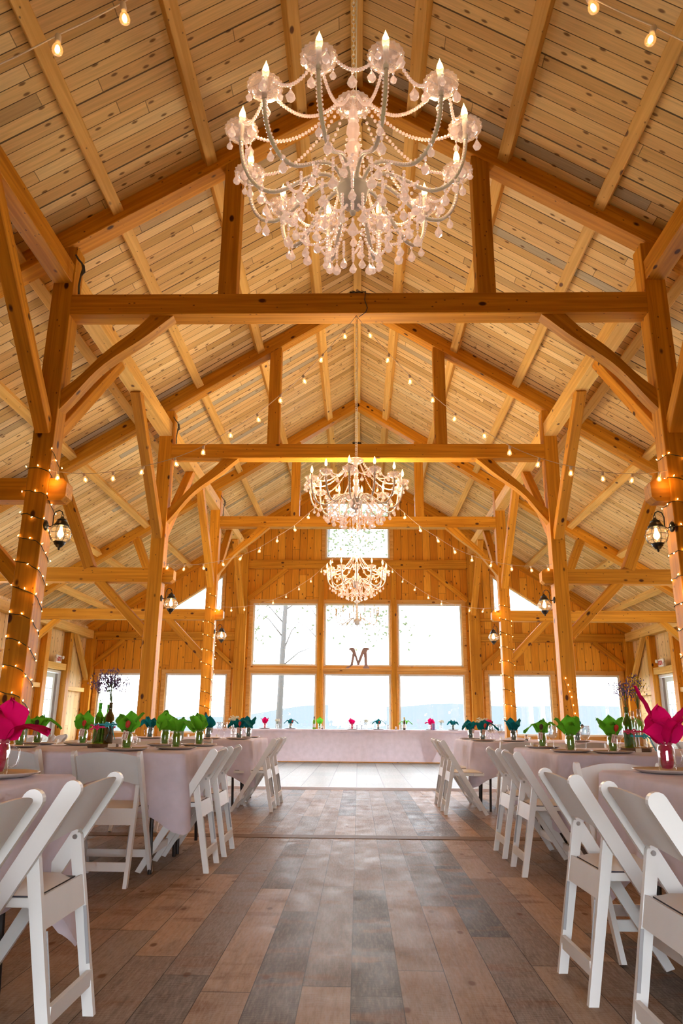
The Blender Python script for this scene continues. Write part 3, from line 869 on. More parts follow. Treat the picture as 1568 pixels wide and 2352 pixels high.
ZT = .760
def block(cx, y0, where, seed, tip=.36, rows=2):
    """two folding tables side by side, each under its own cloth"""
    for i in range(rows):
        y = y0 + .38 + .76*i
        nm = ['front', 'rear'][i] if rows == 2 else ['front', 'middle', 'rear'][i]
        inst(TB, (cx, y, 0), 0, 'folding banquet table under white cloth, %s table of the %s' % (nm, where))
    cloth('tablecloth', cx-.925, cx+.925, y0-.008, y0+1.528, ZT, .372, seed*7, 'white linen cloth draped over both tables of the %s' % where, tip=tip)
G1L, G1R = 'left-side block with magenta napkins', 'right-side block with magenta napkins'
G2L, G2R = 'left-side block with green napkins', 'right-side block with green napkins'
G3L, G3R = 'left-side block with teal napkins', 'right-side block with teal napkins'
G4L, G4R = 'left-side outer block by the windows', 'right-side outer block by the windows'
L1, R1 = -2.03, 2.10
block(L1, 1.53, G1L, 1, .68); block(R1, 2.16, G1R, 2, .68)
L2, R2 = -2.08, 2.375
block(L2, 5.15, G2L, 3); block(R2, 5.45, G2R, 4)
L3, R3 = -2.13, 2.285
block(L3, 8.72, G3L, 5); block(R3, 8.90, G3R, 6)
L4, R4 = -5.35, 5.35
block(L4, 8.9, G4L, 7); block(R4, 8.9, G4R, 8)

E_, W_, N_, S_ = -PI/2, PI/2, 0, PI      # facing directions: rz so +Y local -> +X, -X, +Y, -Y
G_ = 'white folding chairs around the guest tables'
# aisle side, left (face -X): rear feet at x=-.90
chair(-1.115, 2.66, W_, 'white folding chair on the aisle, left-side magenta table, farther of its pair', G_)
chair(-1.105, 1.93, W_, 'white folding chair on the aisle, left-side magenta table, nearer of its pair', G_)
chair(1.085, 3.19, E_+.03, 'white folding chair on the aisle, right-side magenta table, farther of its pair', G_)
chair(1.115, 2.46, E_, 'white folding chair on the aisle, right-side magenta table, nearer of its pair', G_)
chair(-1.20, 5.44, W_, 'white folding chair on the aisle, left-side green table, nearer of its pair', G_)
chair(-1.19, 6.05, W_, 'white folding chair on the aisle, left-side green table, farther of its pair', G_)
chair(1.345, 5.45, E_, 'white folding chair on the aisle, right-side green table, nearer of its pair', G_)
chair(1.345, 6.12, E_, 'white folding chair on the aisle, right-side green table, farther of its pair', G_)
chair(-1.16, 8.83, W_, 'white folding chair on the aisle, left-side teal table, nearer of its pair', G_)
chair(-1.15, 9.52, W_, 'white folding chair on the aisle, left-side teal table, farther of its pair', G_)
chair(1.21, 8.75, E_, 'white folding chair on the aisle, right-side teal table, nearer of its pair', G_)
chair(1.22, 9.55, E_, 'white folding chair on the aisle, right-side teal table, farther of its pair', G_)
# ends seen from behind (face +Y)
chair(-1.55, 5.00, N_, 'white folding chair seen from behind, near edge of left-side green table, aisle end', G_)
chair(-2.28, 5.20, N_, 'white folding chair seen from behind, near edge of left-side green table, outer end', G_)
chair(-1.77, 8.42, N_, 'white folding chair seen from behind at the near side of left-side teal table', G_)
chair(-2.55, 8.40, N_, 'second white folding chair along the near side of left-side teal table', G_)
chair(1.76, 8.38, N_, 'white folding chair seen from behind at the near side of right-side teal table', G_)
chair(2.55, 8.45, N_, 'second white folding chair along the near side of right-side teal table', G_)
# far side facing the camera (-Y)
chair(1.34, 3.68, S_, 'white folding chair facing the camera behind the right-side magenta table', G_)
chair(2.2, 4.15, S_, 'second white folding chair behind the right-side magenta table', G_)
chair(-2.0, 7.25, S_, 'white folding chair facing the camera behind the left-side green table', G_)
chair(-2.75, 7.25, S_, 'outer white folding chair facing the camera behind the left-side green table', G_)
chair(2.0, 7.55, S_, 'white folding chair facing the camera behind the right-side green table', G_)
chair(2.75, 7.55, S_, 'outer white folding chair facing the camera behind the right-side green table', G_)
chair(-2.2, 10.6, S_, 'white folding chair facing the camera behind the left-side teal table', G_)
chair(2.3, 10.8, S_, 'white folding chair facing the camera behind the right-side teal table', G_)
for s, X, nm in ((-1, L4, 'left-side'), (1, R4, 'right-side')):
    for i, dx in enumerate((-.5, .2)):
        chair(X+dx, 8.56, N_, 'white folding chair at the near side, %s outer table, %s' % (nm, ['away from the hall centre','toward the hall centre'][i if s > 0 else i]), G_)
    chair(X-s*1.22, 9.1, E_ if s > 0 else W_, 'white folding chair at the inner end, %s outer table, nearer one' % nm, G_)
    chair(X-s*1.22, 9.9, E_ if s > 0 else W_, 'white folding chair at the inner end, %s outer table, farther one' % nm, G_)

# head table
for i in range(4):
    x = -2.75+1.84*i
    lab = ['far left-side end', 'second from the left-side end', 'third from the left-side end', 'far right-side end'][i]
    inst(TB, (x, 18.98, .032), 0, 'folding head table under white cloth, %s' % lab)
mb = MB()
def skirt(x0, x1, y, zt, zb, seed, name, lab, lean=0, diag=0):
    rnd = random.Random(seed); nx = 40; nz = 8; vs = []; fs = []
    a, b = rnd.uniform(0, 6), rnd.uniform(0, 6)
    for i in range(nx+1):
        u = i/nx; x = x0+(x1-x0)*u
        for j in range(nz+1):
            v = j/nz
            zz = zt+(zb-zt)*v
            xx = x
            if diag: xx = x - diag*(1 if u > .5 else -1)*max(0, abs(u-.5)*2-.75)*4*.5*v**2
            vs.append((xx, y - .02*v*(.6+.4*math.sin(x*5+a)) - .006*math.sin(x*17+b)*v, zz))
    for i in range(nx):
        for j in range(nz): p = i*(nz+1)+j; fs.append((p, p+1, p+nz+2, p+nz+1))
    m = MB(); m.add(vs, fs); o = m.build(name, M_CLOTH, None, True); return o
t = thing('head_table_linen', 'long white cloth covering the head table, hanging to the dance floor', 'tablecloth', (0,0,0))
mb = MB(); mb.box(-3.70, 3.72, 18.57, 19.39, .780, .789); mb.build('top_panel', M_CLOTH, t)
for (x0, x1, y, zb, dg) in ((-3.70, -1.95, 18.575, .05, 0), (-2.55, 2.05, 18.555, .035, .5), (1.5, 3.72, 18.565, .05, .3)):
    o = skirt(x0, x1, y, .784, zb, int(x0*10)+40, 'front_drop', None, diag=dg); o.parent = t
for (x0, x1) in ((-3.7,-1.35),(-1.1,1.0),(1.3,3.72)):
    o = skirt(x0, x1, 18.545, .791, .73, int(x0*9)+50, 'overlay_hem', None); o.parent = t
mb = MB(); mb.box(-2.9, 3.0, 18.50, 18.53, .03, .05); tag(mb.build('floor_batten', M_TR), 'thin pine batten lying along the foot of the head table cloth', 'batten')
for i in range(6):
    chair(-2.9+1.16*i, 19.75, S_, 'white folding chair behind the head table, number %s from its left-side end' % ['one','two','three','four','five','six'][i], 'white folding chairs behind the head table')

# ------------------------------------------------------------------ tableware prototypes
def make_plate():
    mb = MB(); mb.lathe([(.001,.004),(.085,.004),(.11,.008),(.150,.020),(.153,.019),(.152,.016),(.112,.002),(.09,0),(.001,0)], 32)
    return mb.build('charger_plate', M_PLATE, None, True)
def make_jar():
    mb = MB()
    mb.lathe([(.001,.003),(.033,.003),(.036,.010),(.0375,.02),(.0375,.095),(.034,.108),(.031,.114),(.031,.118),(.034,.120),(.031,.124),(.034,.128),(.032,.133),
              (.029,.133),(.028,.114),(.034,.098),(.0345,.02),(.001,.012)], 20)
    t = mb.build('mason_jar', M_JAR, None, True)
    mb = MB(); mb.tube([(.034,0,.1),(.055,0,.104),(.068,0,.092),(.070,0,.065),(.064,0,.04),(.050,0,.03),(.036,0,.032)], .0045, 7)
    mb.build('handle', M_JAR, t, True)
    return t
def make_glass():
    mb = MB(); mb.lathe([(.001,0),(.034,.001),(.034,.003),(.006,.007),(.0035,.015),(.0035,.08),(.006,.088),(.026,.100),(.037,.122),(.040,.145),(.036,.178),(.033,.195),
                         (.032,.195),(.035,.178),(.0385,.145),(.0355,.123),(.024,.103),(.001,.093)], 20)
    return mb.build('wine_glass', M_WINE, None, True)
def make_tumbler():
    mb = MB(); mb.lathe([(.001,.004),(.028,.004),(.030,.001),(.036,.11),(.0345,.11),(.028,.008),(.001,.008)], 16)
    return mb.build('water_tumbler', M_WINE, None, True)
def napkin(mat, seed, style):
    rnd = random.Random(seed)
    mb = MB()
    # crumpled lower part inside the jar
    n, m = 16, 7; vs = []; fs = []
    for j in range(m):
        v = j/(m-1)
        for k in range(n):
            a = 2*PI*k/n; r = .0265*(1+.10*math.sin(3*a+v*5+seed)+.07*math.sin(7*a+v*3))
            if j == 0: r *= .8
            if j == m-1: r *= .85
            vs.append((r*math.cos(a), r*math.sin(a), .014+.125*v))
    for j in range(m-1):
        for k in range(n): a, b = j*n+k, j*n+(k+1)%n; fs.append((a, b, b+n, a+n))
    fs.append(tuple(range(n-1,-1,-1)))
    mb.add(vs, fs)
    # petals flaring over the rim
    j_ = lambda k: rnd.uniform(-k, k)
    if style == 'tall': specs = [(2.75,.27,.33,.0,.050),(.35,.20,.62,.0,.042),(1.45,.17,.2,.0,.055),(-1.6,.13,.45,.05,.070),(-.5,.14,.55,.1,.055),(3.7,.14,.5,.1,.055)]
    elif style == 'droop': specs = [(0+j_(.3),.20,1.05,.95,.048),(1.3+j_(.3),.13,.3,.05,.055),(3.1+j_(.3),.17,.95,.7,.045),(4.7+j_(.3),.12,.35,.1,.055)]
    elif style == 'side': specs = [(0+j_(.2),.19,.95,.5,.052),(2.6+j_(.3),.15,.32,.05,.058),(1.3+j_(.3),.16,.15,0,.058),(4.6+j_(.3),.12,.25,.1,.055)]
    elif style == 'upright': specs = [(1.5+j_(.3),.17,.12,0,.062),(4.4+j_(.3),.15,.2,.05,.055),(0+j_(.3),.12,.5,.2,.042),(3.0+j_(.3),.11,.5,.3,.042)]
    else: specs = [(2.9+j_(.3),.16,.55,.15,.056),(.2+j_(.3),.165,.52,.1,.056),(1.5+j_(.3),.15,.15,0,.058),(4.6+j_(.3),.11,.3,.15,.052)]
    for (az, L, flare, droop, wd) in specs:
        wd *= 1.2
        nu, nv = 9, 6; vs = []; fs = []
        for i in range(nu+1):
            u = i/nu
            r = .018 + L*(math.sin(flare)*u*(.35+.65*u)) 
            z = .120 + L*math.cos(flare)*u - droop*L*(max(0,u-.35)**2)*1.9
            if droop > .6: z = .120 + .55*L*math.sin(u*PI*.62) - max(0,u-.5)*L*.95
            wid = wd*(math.sin(PI*min(1, u*.80+.18))**.8)*1.15
            if u > .97: wid *= .15
            for k in range(nv+1):
                w = (k/nv-.5)*2
                aa = az + math.atan2(w*wid, r+.012)
                rr = math.hypot(w*wid, r+.0)
                cup = .30*wid*w*w
                zz = z + cup*(1-u)*.8 + .006*math.sin(w*6+u*7+seed) + .010*u*math.sin(w*9+seed*2+az*3)
                rr2 = rr - .007*math.sin(5*w+u*9+seed) + .006*math.sin(w*11+az*5)*u
                vs.append((rr2*math.cos(aa), rr2*math.sin(aa), zz))
        for i in range(nu):
            for k in range(nv): p = i*(nv+1)+k; fs.append((p, p+1, p+nv+2, p+nv+1))
        mb.add(vs, fs)
    return mb.build('napkin', mat, None, True)
def add_tag(nap, ang=0, z=.09, candy=None, scale=1):
    """card tied with ribbon on the front of the napkin"""
    M = Matrix.Rotation(ang, 4, 'Z') @ Matrix.Translation((0, -.047, z)) @ Matrix.Rotation(.15, 4, 'X') @ Matrix.Rotation(.2, 4, 'Y')
    mb = MB(); mb.box(-.020, .020, -.001, .001, -.034, .030, M); c = mb.build('gift_tag', M_TAG, nap)
    mb = MB()
    for q in (-1, 1):
        pts = [(q*.006, .012), (q*.012, .006), (q*.009, -.002), (q*.013, -.010), (q*.008, -.020), (q*.004,-.024)]
        mb.tube([M @ Vector((a, -.0022, b)) for a, b in pts], .0016, 4)
        mb.tube([M @ Vector((q*.010+q*.005*math.cos(a), -.0022, .013+.004*math.sin(a))) for a in [PI*i/4 for i in range(9)]], .0013, 4)
    mb.build('tag_print', M_INK, c)
    mb = MB(); mb.tube([M @ Vector(p) for p in ((0,-.002,.026),(.004,-.006,.045),(-.006,.0,.065),(.002,.004,.08))], .0022, 5); mb.build('tag_ribbon', M_RED, nap)
    if candy:
        mb = MB(); Mc_ = M @ Matrix.Translation((0,-.006,.078)); mb.lathe([(.001,-.028),(.014,-.018),(.018,0),(.016,.018),(.001,.028)], 8, Mc_)
        mb.build('wrapped_favor', candy, nap, True)
PLATE, JAR, GLASS, TUMB = make_plate(), make_jar(), make_glass(), make_tumbler()
for o, l, c in ((PLATE,'x','plate'),(JAR,'x','jar'),(GLASS,'x','glass'),(TUMB,'x','glass')): tag(o, l, c)
NAPS = {}
def nap_proto(color, v):
    key = (color, v)
    if key not in NAPS:
        mat = {'green': M_NG, 'teal': M_NT, 'magenta': M_NP}[color]
        st = {'green': ['side', 'open', 'droop', 'open', 'upright'], 'teal': ['droop', 'open', 'side', 'droop', 'open'], 'magenta': ['tall', 'side', 'open', 'tall', 'open']}[color][v]
        o = napkin(mat, v*3+len(color), st); tag(o, 'x', 'napkin')
        if v in (0, 2, 3) and not (color == 'magenta' and v == 0): add_tag(o, {0: .3, 2: -.2, 3: .1}[v], .10 if color != 'magenta' else .12, M_LILY if v != 2 else M_SPICE)
        NAPS[key] = o
    return NAPS[key]
def setting(x, y, color, v, rz, where, z=ZT, plate=True, jar_rz=None):
    if plate: inst(PLATE, (x, y, z), 0, 'beige charger plate %s' % where, 'charger plates')
    zz = z+.005
    inst(JAR, (x, y, zz), jar_rz if jar_rz is not None else rz+.4, 'mason jar mug with %s napkin %s' % (color, where), 'mason jar mugs')
    inst(nap_proto(color, v), (x, y, zz+.002), rz, '%s napkin in a jar %s' % (color, where), '%s napkins' % color)
def glass(x, y, where, z=ZT): inst(GLASS, (x, y, z), random.uniform(0,3), 'clear stemmed wine glass %s' % where, 'wine glasses')

# left magenta table
setting(-1.33, 2.86, 'magenta', 1, .1, 'at the far aisle corner, left-side magenta table')
setting(-2.2, 2.82, 'magenta', 2, 1.0, 'at the far outer corner, left-side magenta table')
# right magenta table
setting(1.42, 3.49, 'magenta', 0, 0, 'at the far aisle corner, right-side magenta table', jar_rz=-.7)
setting(1.92, 3.48, 'magenta', 3, 1.3, 'beside the tall one, right-side magenta table')
glass(1.70, 3.40, 'between two magenta napkins')
# left green table
setting(-1.63, 5.42, 'green', 3, -.1, 'at the near edge beside the bottles, left-side green table')
setting(-1.33, 6.47, 'green', 1, 1.4, 'at the far aisle corner, left-side green table')
setting(-1.35, 5.74, 'green', 2, 2.6, 'at the near aisle corner, left-side green table')
setting(-1.62, 6.45, 'green', 4, .4, 'second along the far edge, left-side green table')
setting(-2.58, 5.80, 'green', 0, 2.2, 'at the near outer corner, left-side green table')
setting(-2.72, 6.45, 'green', 2, .1, 'at the far outer corner, left-side green table')
setting(-2.33, 6.46, 'green', 0, -.2, 'on the far edge behind the bottles, left-side green table')
# right green table
setting(1.66, 6.78, 'green', 2, -.3, 'at the far aisle corner, right-side green table')
setting(1.65, 5.86, 'green', 1, .2, 'at the near aisle corner, right-side green table')
setting(1.93, 5.74, 'green', 3, -.1, 'second along the near edge, right-side green table')
glass(1.84, 6.10, 'left of the tagged green napkin, right-side green table'); glass(2.09, 6.06, 'behind the tagged green napkin, right-side green table')
glass(1.66, 6.40, 'near the aisle edge, right-side green table')
setting(2.75, 5.85, 'green', 4, 1.0, 'at the near outer corner, right-side green table')
setting(2.45, 6.72, 'green', 0, 2.0, 'on the far edge behind the bottles, right-side green table')
# teal tables
setting(-1.39, 9.0, 'teal', 0, -.3, 'at the near aisle corner, left-side teal table')
setting(-1.40, 9.85, 'teal', 1, .7, 'at the far aisle corner, left-side teal table')
setting(-1.75, 8.96, 'teal', 2, 2.5, 'second along the near edge, left-side teal table')
setting(-2.45, 8.98, 'teal', 3, 2.7, 'third along the near edge, left-side teal table')
for i, (x, y) in enumerate(((-1.62,9.3),(-1.53,9.3),(-1.50,9.55),(-1.72,9.5))): glass(x, y, 'among the cluster, left-side teal table')
setting(1.53, 9.18, 'teal', 0, -.2, 'at the near aisle corner, right-side teal table')
setting(1.52, 10.1, 'teal', 3, .6, 'at the far aisle corner, right-side teal table')
setting(1.89, 9.14, 'teal', 1, .4, 'second along the near edge, right-side teal table')
setting(2.65, 9.15, 'teal', 2, 1.4, 'third along the near edge, right-side teal table')
for i, (x, y) in enumerate(((1.66,9.35),(1.72,9.5),(1.76,9.32),(1.62,9.6),(1.71,9.7))): glass(x, y, 'among the cluster, right-side teal table')
# outer tables
for s, X, c2, nm in ((-1, L4, 'green', 'left-side'), (1, R4, 'teal', 'right-side')):
    for i, dx in enumerate((-.62, -.15, .35, .72)):
        setting(X+s*-dx, 9.15, c2, (i*2) % 5, i*1.3, 'on the %s outer table near edge, place %s' % (nm, ['four','three','two','one'][i]))
    for i, dx in enumerate((-.35, .45)):
        setting(X+s*-dx, 10.1, 'magenta' if i else c2, 2, i*1.9+.5, 'on the %s outer table far edge, %s' % (nm, ['outer','inner'][i]))
    glass(X-s*.55, 9.45, 'on the %s outer table' % nm); glass(X-s*.1, 9.5, 'on the inner half of the %s outer table' % nm)

# head table settings
ZH = .791
HT = [(-2.30,'magenta',4,.3),(-1.66,'teal',0,.3),(-.94,'green',4,0),(-.12,'magenta',4,1.8),(.53,'teal',3,0),(1.85,'magenta',1,2.6),(2.39,'teal',0,2.5),(1.2,'green',2,0),(-3.1,'teal',1,0),(3.3,'magenta',2,1)]
for i, (x, c, v, rz) in enumerate(HT):
    setting(x, 18.85 if i not in (2, 7) else 19.05, c, v, rz, 'on the head table, %s' % ['left-side end pair','left of the first green bottle','beside the first green bottle','near the middle','right of the middle flowers',
       'beside the purple tumbler','right-side pair','by the second green bottle','outermost left-side','outermost right-side'][i], ZH, plate=c != 'green')
for i, x in enumerate((-.72+.55, .0, -.28+.4, .78, .9+.2)): inst(TUMB, (x, 18.95+.05*(i%2), ZH), 0, 'clear water tumbler on the head table', 'clear tumblers on the head table')
for i, (x, y) in enumerate(((-.30,19.2),(-.22,19.1),(.08,19.2),(-.95+1.2,19.25),(.2,19.15))): glass(x, y, 'near the middle of the head table', ZH)
mb = MB(); mb.lathe([(.001,.002),(.032,.002),(.042,.16),(.040,.16),(.030,.006),(.001,.006)], 14); o = mb.build('purple_tumbler', M_CUP, None, True); o.location = (1.88, 18.63, ZH)
tag(o, 'translucent purple plastic tumbler standing on the head table', 'tumbler')

# bottles
def bottle(mat, x, y, z, label, h=.30, r=.037, wrap=None, cap=None):
    k = h/.30
    mb = MB(); mb.lathe([(.001,.006),(r*.9,.0),(r,.008),(r,.185*k),(r*.85,.205*k),(.0145,.235*k),(.0135,.29*k),(.016,.291*k),(.016,.30*k),(.012,.30*k),(.011,.235*k),(r*.78,.2*k),(r*.92,.18*k),(r*.92,.012),(.001,.014)], 20)
    o = mb.build('wine_bottle', mat, None, True); o.location = (x, y, z); tag(o, label, 'bottle')
    if wrap:
        mb = MB(); mb.lathe([(r+.0008,.045*k),(r+.0008,.13*k)], 20); mb.build('label', wrap, o, True)
    if cap:
        mb = MB(); mb.lathe([(.001,.303*k),(.0175,.302*k),(.0175,.25*k)], 14); mb.build('capsule', cap, o, True)
    return o
M_CAPK = simple('black_capsule', (.02,.02,.02), .4); M_CAPG = simple('gold_capsule', (.55,.42,.08), .4)
M_LIME = glass_mat('lime_bottle_glass', (.5,.75,.1), .08, .05, (.35,.6,.02), .5)
bottle(M_LIME, -1.06, 18.72, ZH, 'full lime-green wine bottle standing on the head table, first from its left-side end', wrap=M_LABEL, cap=M_CAPK)
bottle(M_OLV, 1.17, 18.72, ZH, 'full olive-green wine bottle standing on the head table, with a gold top', wrap=M_LABEL, cap=M_CAPG)
# flowers
def bouquet(x, y, z, kind, seed, label, h=.16, r=.07, stems=12):
    rnd = random.Random(seed); t = thing('flower_bouquet', label, 'flowers', (x, y, z))
    ms = MB(); mp = MB(); mq = MB()
    for i in range(stems):
        a = rnd.uniform(0, 2*PI); rr = r*rnd.uniform(.2, 1); hh = h*rnd.uniform(.65, 1.05)
        top = Vector((rr*math.cos(a), rr*math.sin(a), hh))
        p = [Vector((0, 0, -.14)), Vector((0, 0, .0)), top*.55+Vector((0,0,.02)), top]
        ms.tube(p, .0011, 3)
        if kind == 'dry':
            for q in range(9):
                c = top + Vector((rnd.gauss(0,.014), rnd.gauss(0,.014), rnd.uniform(-.07, .02))); mp.bead(c, .0048, .0075, 4)
            if i % 4 == 0:
                for k in range(8):
                    b = 2*PI*k/8; mq.add([top, top+Vector((.013*math.cos(b-.25), .013*math.sin(b-.25), .004)), top+Vector((.021*math.cos(b), .021*math.sin(b), .002)), top+Vector((.013*math.cos(b+.25), .013*math.sin(b+.25), .004))], [(0,1,2,3)])
                mp.bead(top+Vector((0,0,.004)), .007, .004, 6)
        elif kind == 'yellow':
            for q in range(8):
                c = top + Vector((rnd.gauss(0,.013), rnd.gauss(0,.013), rnd.uniform(-.06, .015))); (mq if rnd.random() < .55 else mp).bead(c, .005, .006, 4)
        else:
            for q in range(6):
                c = top + Vector((rnd.gauss(0,.012), rnd.gauss(0,.012), rnd.gauss(0,.008))); mq.bead(c, .009, .007, 5)
    ms.build('stems', M_STEM, t)
    if mp.v: mp.build('blossoms', M_LAV if kind != 'white' else M_STEM, t)
    if mq.v: mq.build('petals', {'dry': M_YEL, 'yellow': M_YEL, 'white': M_WHF}[kind], t)
    return t
def bow(x, y, z, mat, label, r=.045, side=-1, r2=None):
    r2 = r2 or r
    t = thing('ribbon', label, 'ribbon', (x, y, z)); mb = MB()
    n = 28; vs = []; fs = []
    for i in range(n):
        a = 2*PI*i/n; c, s_ = math.cos(a)*r2, math.sin(a)*r
        vs += [(c, s_, -.007), (c*1.02, s_*1.02, .007)]
    for i in range(n): j = (i+1) % n; fs.append((i*2, j*2, j*2+1, i*2+1))
    mb.add(vs, fs); mb.build('band', mat, t)
    def strip(nm, pts, w=.011):
        m2 = MB(); vs = []; fs = []
        for p in pts: vs += [(p[0], p[1], p[2]-w/2), (p[0]+.003, p[1]-.002, p[2]+w/2)]
        for i in range(len(pts)-1): fs.append((i*2, i*2+2, i*2+3, i*2+1))
        m2.add(vs, fs); m2.build(nm, mat, t)
    k = Vector((side*r2*.6, -r*.85, 0))
    for q in (-1, 1):
        strip('loop', [k + Vector((q*.038*math.sin(a)*(1), -.012-.01*math.sin(a), .016*math.sin(2*a))) for a in [PI*i/10 for i in range(11)]])
    strip('tail', [k + Vector((side*.055*u, -.015-.015*u, -.10*u + .012*math.sin(u*5))) for u in [i/8 for i in range(9)]])
    strip('tail', [k + Vector((side*-.012+.012*math.sin(u*4), -.014-.012*u, -.115*u)) for u in [i/8 for i in range(9)]])
    return t
def slice_(x, y, where):
    mb = MB(); mb.lathe([(.001,0),(.112,0),(.117,.012),(.113,.028),(.001,.029)], 22, None, .03)
    o = mb.build('wood_slice', M_BARK); o.location = (x, y, ZT); tag(o, 'round bark-edged wood slice under the bottles of the %s' % where, 'wood slice')
    mb = MB(); mb.lathe([(.001,.0295),(.104,.0295)], 22); mb.build('cut_face', M_TR, o)
Zs = ZT+.030
cx, cy = -1.98, 5.95
slice_(cx, cy, 'left-side green table')
bottle(M_OLV, cx+.045, cy-.03, Zs, 'olive glass bottle with dark neck on the wood slice, left-side green table', .315)
bottle(M_GRN, cx-.045, cy-.01, Zs, 'bright green glass bottle on the wood slice, left-side green table', .31)
bottle(M_GRN, cx+.0, cy+.062, Zs, 'green glass bottle behind the other two, left-side green table', .30)
bouquet(cx+.045, cy-.03, Zs+.31, 'dry', 3, 'airy dried lavender-coloured wildflowers with yellow daisies, left-side green table', .24, .13, 36)
bouquet(cx-.045, cy-.01, Zs+.305, 'dry', 5, 'sprig of dried buds leaning out of the green bottle, left-side green table', .22, .12, 14)
bow(cx+.0, cy-.01, Zs+.125, M_PRIB, 'magenta ribbon bow tied around the bottles, left-side green table', .062, -1, .088)
bow(cx+.01, cy-.008, Zs+.145, M_TRIB, 'turquoise ribbon tied around the bottles, left-side green table', .064, 1, .092)
cx, cy = 2.25, 6.16
slice_(cx, cy, 'right-side green table')
bottle(M_GRN, cx-.05, cy-.01, Zs, 'bright green glass bottle with flowers, right-side green table', .315)
bottle(M_JAR, cx+.045, cy-.015, Zs, 'clear glass bottle with flowers on the wood slice, right-side green table', .30, .042)
bottle(M_JAR, cx+.02, cy+.06, Zs, 'clear glass bottle behind the others, right-side green table', .285)
bouquet(cx-.05, cy-.01, Zs+.305, 'dry', 11, 'mixed mauve and yellow wildflowers in the green bottle, right-side green table', .19, .085, 20)
bouquet(cx+.045, cy-.015, Zs+.295, 'yellow', 12, 'tall yellow and mauve wildflowers in the clear bottle, right-side green table', .26, .08, 24)
bow(cx, cy-.008, Zs+.125, M_RED, 'red ribbon bow tied around the bottles, right-side green table', .062, -1, .092)
bow(cx+.02, cy-.008, Zs+.09, M_TRIB, 'turquoise ribbon tied around the bottles, right-side green table', .064, 1, .085)
mb = MB(); mb.box(-.022, .022, -.002, .002, 0, .03); o = mb.build('place_card', M_TAG); o.location = (2.21, 5.99, ZT); tag(o, 'small cream place card at the foot of the wood slice, right-side green table', 'card')
mb = MB(); mb.box(-.03, .03, -.002, .002, 0, .035); o = mb.build('place_card', M_TAG); o.location = (-1.86, 5.80, ZT); tag(o, 'small cream place card beside the wood slice, left-side green table', 'card')
# head table flower jars
for i, x in enumerate((-2.0, .23, 1.53-.0, 2.10)):
    if i == 2: continue
    mb = MB(); mb.lathe([(.001,.003),(.028,.003),(.03,.02),(.03,.08),(.02,.10),(.022,.115),(.02,.115),(.018,.1),(.027,.08),(.001,.01)], 14)
    o = mb.build('bud_vase', M_JAR, None, True); o.location = (x, 18.95, ZH); w_ = ['left-side end', 'middle', '', 'right-side end'][i]
    tag(o, 'small clear vase of cream flowers on the head table, %s' % w_, 'vase')
    bouquet(x, 18.95, ZH+.115, 'white', 20+i, 'cream posy in the small vase on the head table, %s' % w_, .11, .06, 14)
# teal table posies
for (x, y, w_) in ((-1.58, 9.75, 'left-side'), (1.62, 9.78, 'right-side')):
    mb = MB(); mb.lathe([(.001,.003),(.03,.003),(.033,.02),(.033,.10),(.022,.12),(.024,.14),(.022,.14),(.02,.12),(.03,.1),(.001,.01)], 14)
    o = mb.build('bud_vase', M_JAR, None, True); o.location = (x, y, ZT); tag(o, 'clear vase of white flowers in the middle of the %s teal table' % w_, 'vase')
    bouquet(x, y, ZT+.14, 'white', 31, 'white posy standing among the glasses of the %s teal table' % w_, .12, .07, 16)
# spice shakers
for i, (x, y, z, w_) in enumerate(((-.86,18.82,ZH,'right of the first bottle on the head table'),(.97,18.8,ZH,'left of the second bottle on the head table'),(2.62,18.85,ZH,'at the right-side end of the head table'),(2.10,9.4,ZT,'on the right-side teal table'))):
    t = thing('salt_shaker', 'small glass shaker %s' % w_, 'shaker', (x, y, z))
    mb = MB(); mb.lathe([(.001,0),(.02,0),(.021,.05),(.016,.058),(.001,.058)], 12); mb.build('body', M_JAR, t, True)
    mb = MB(); mb.lathe([(.001,.002),(.0185,.002),(.0185,.03),(.001,.03)], 12); mb.build('filling', M_SPICE, t, True)
    mb = MB(); mb.lathe([(.017,.058),(.017,.07),(.010,.076),(.001,.077)], 12); mb.build('cap', M_BOLT, t, True)

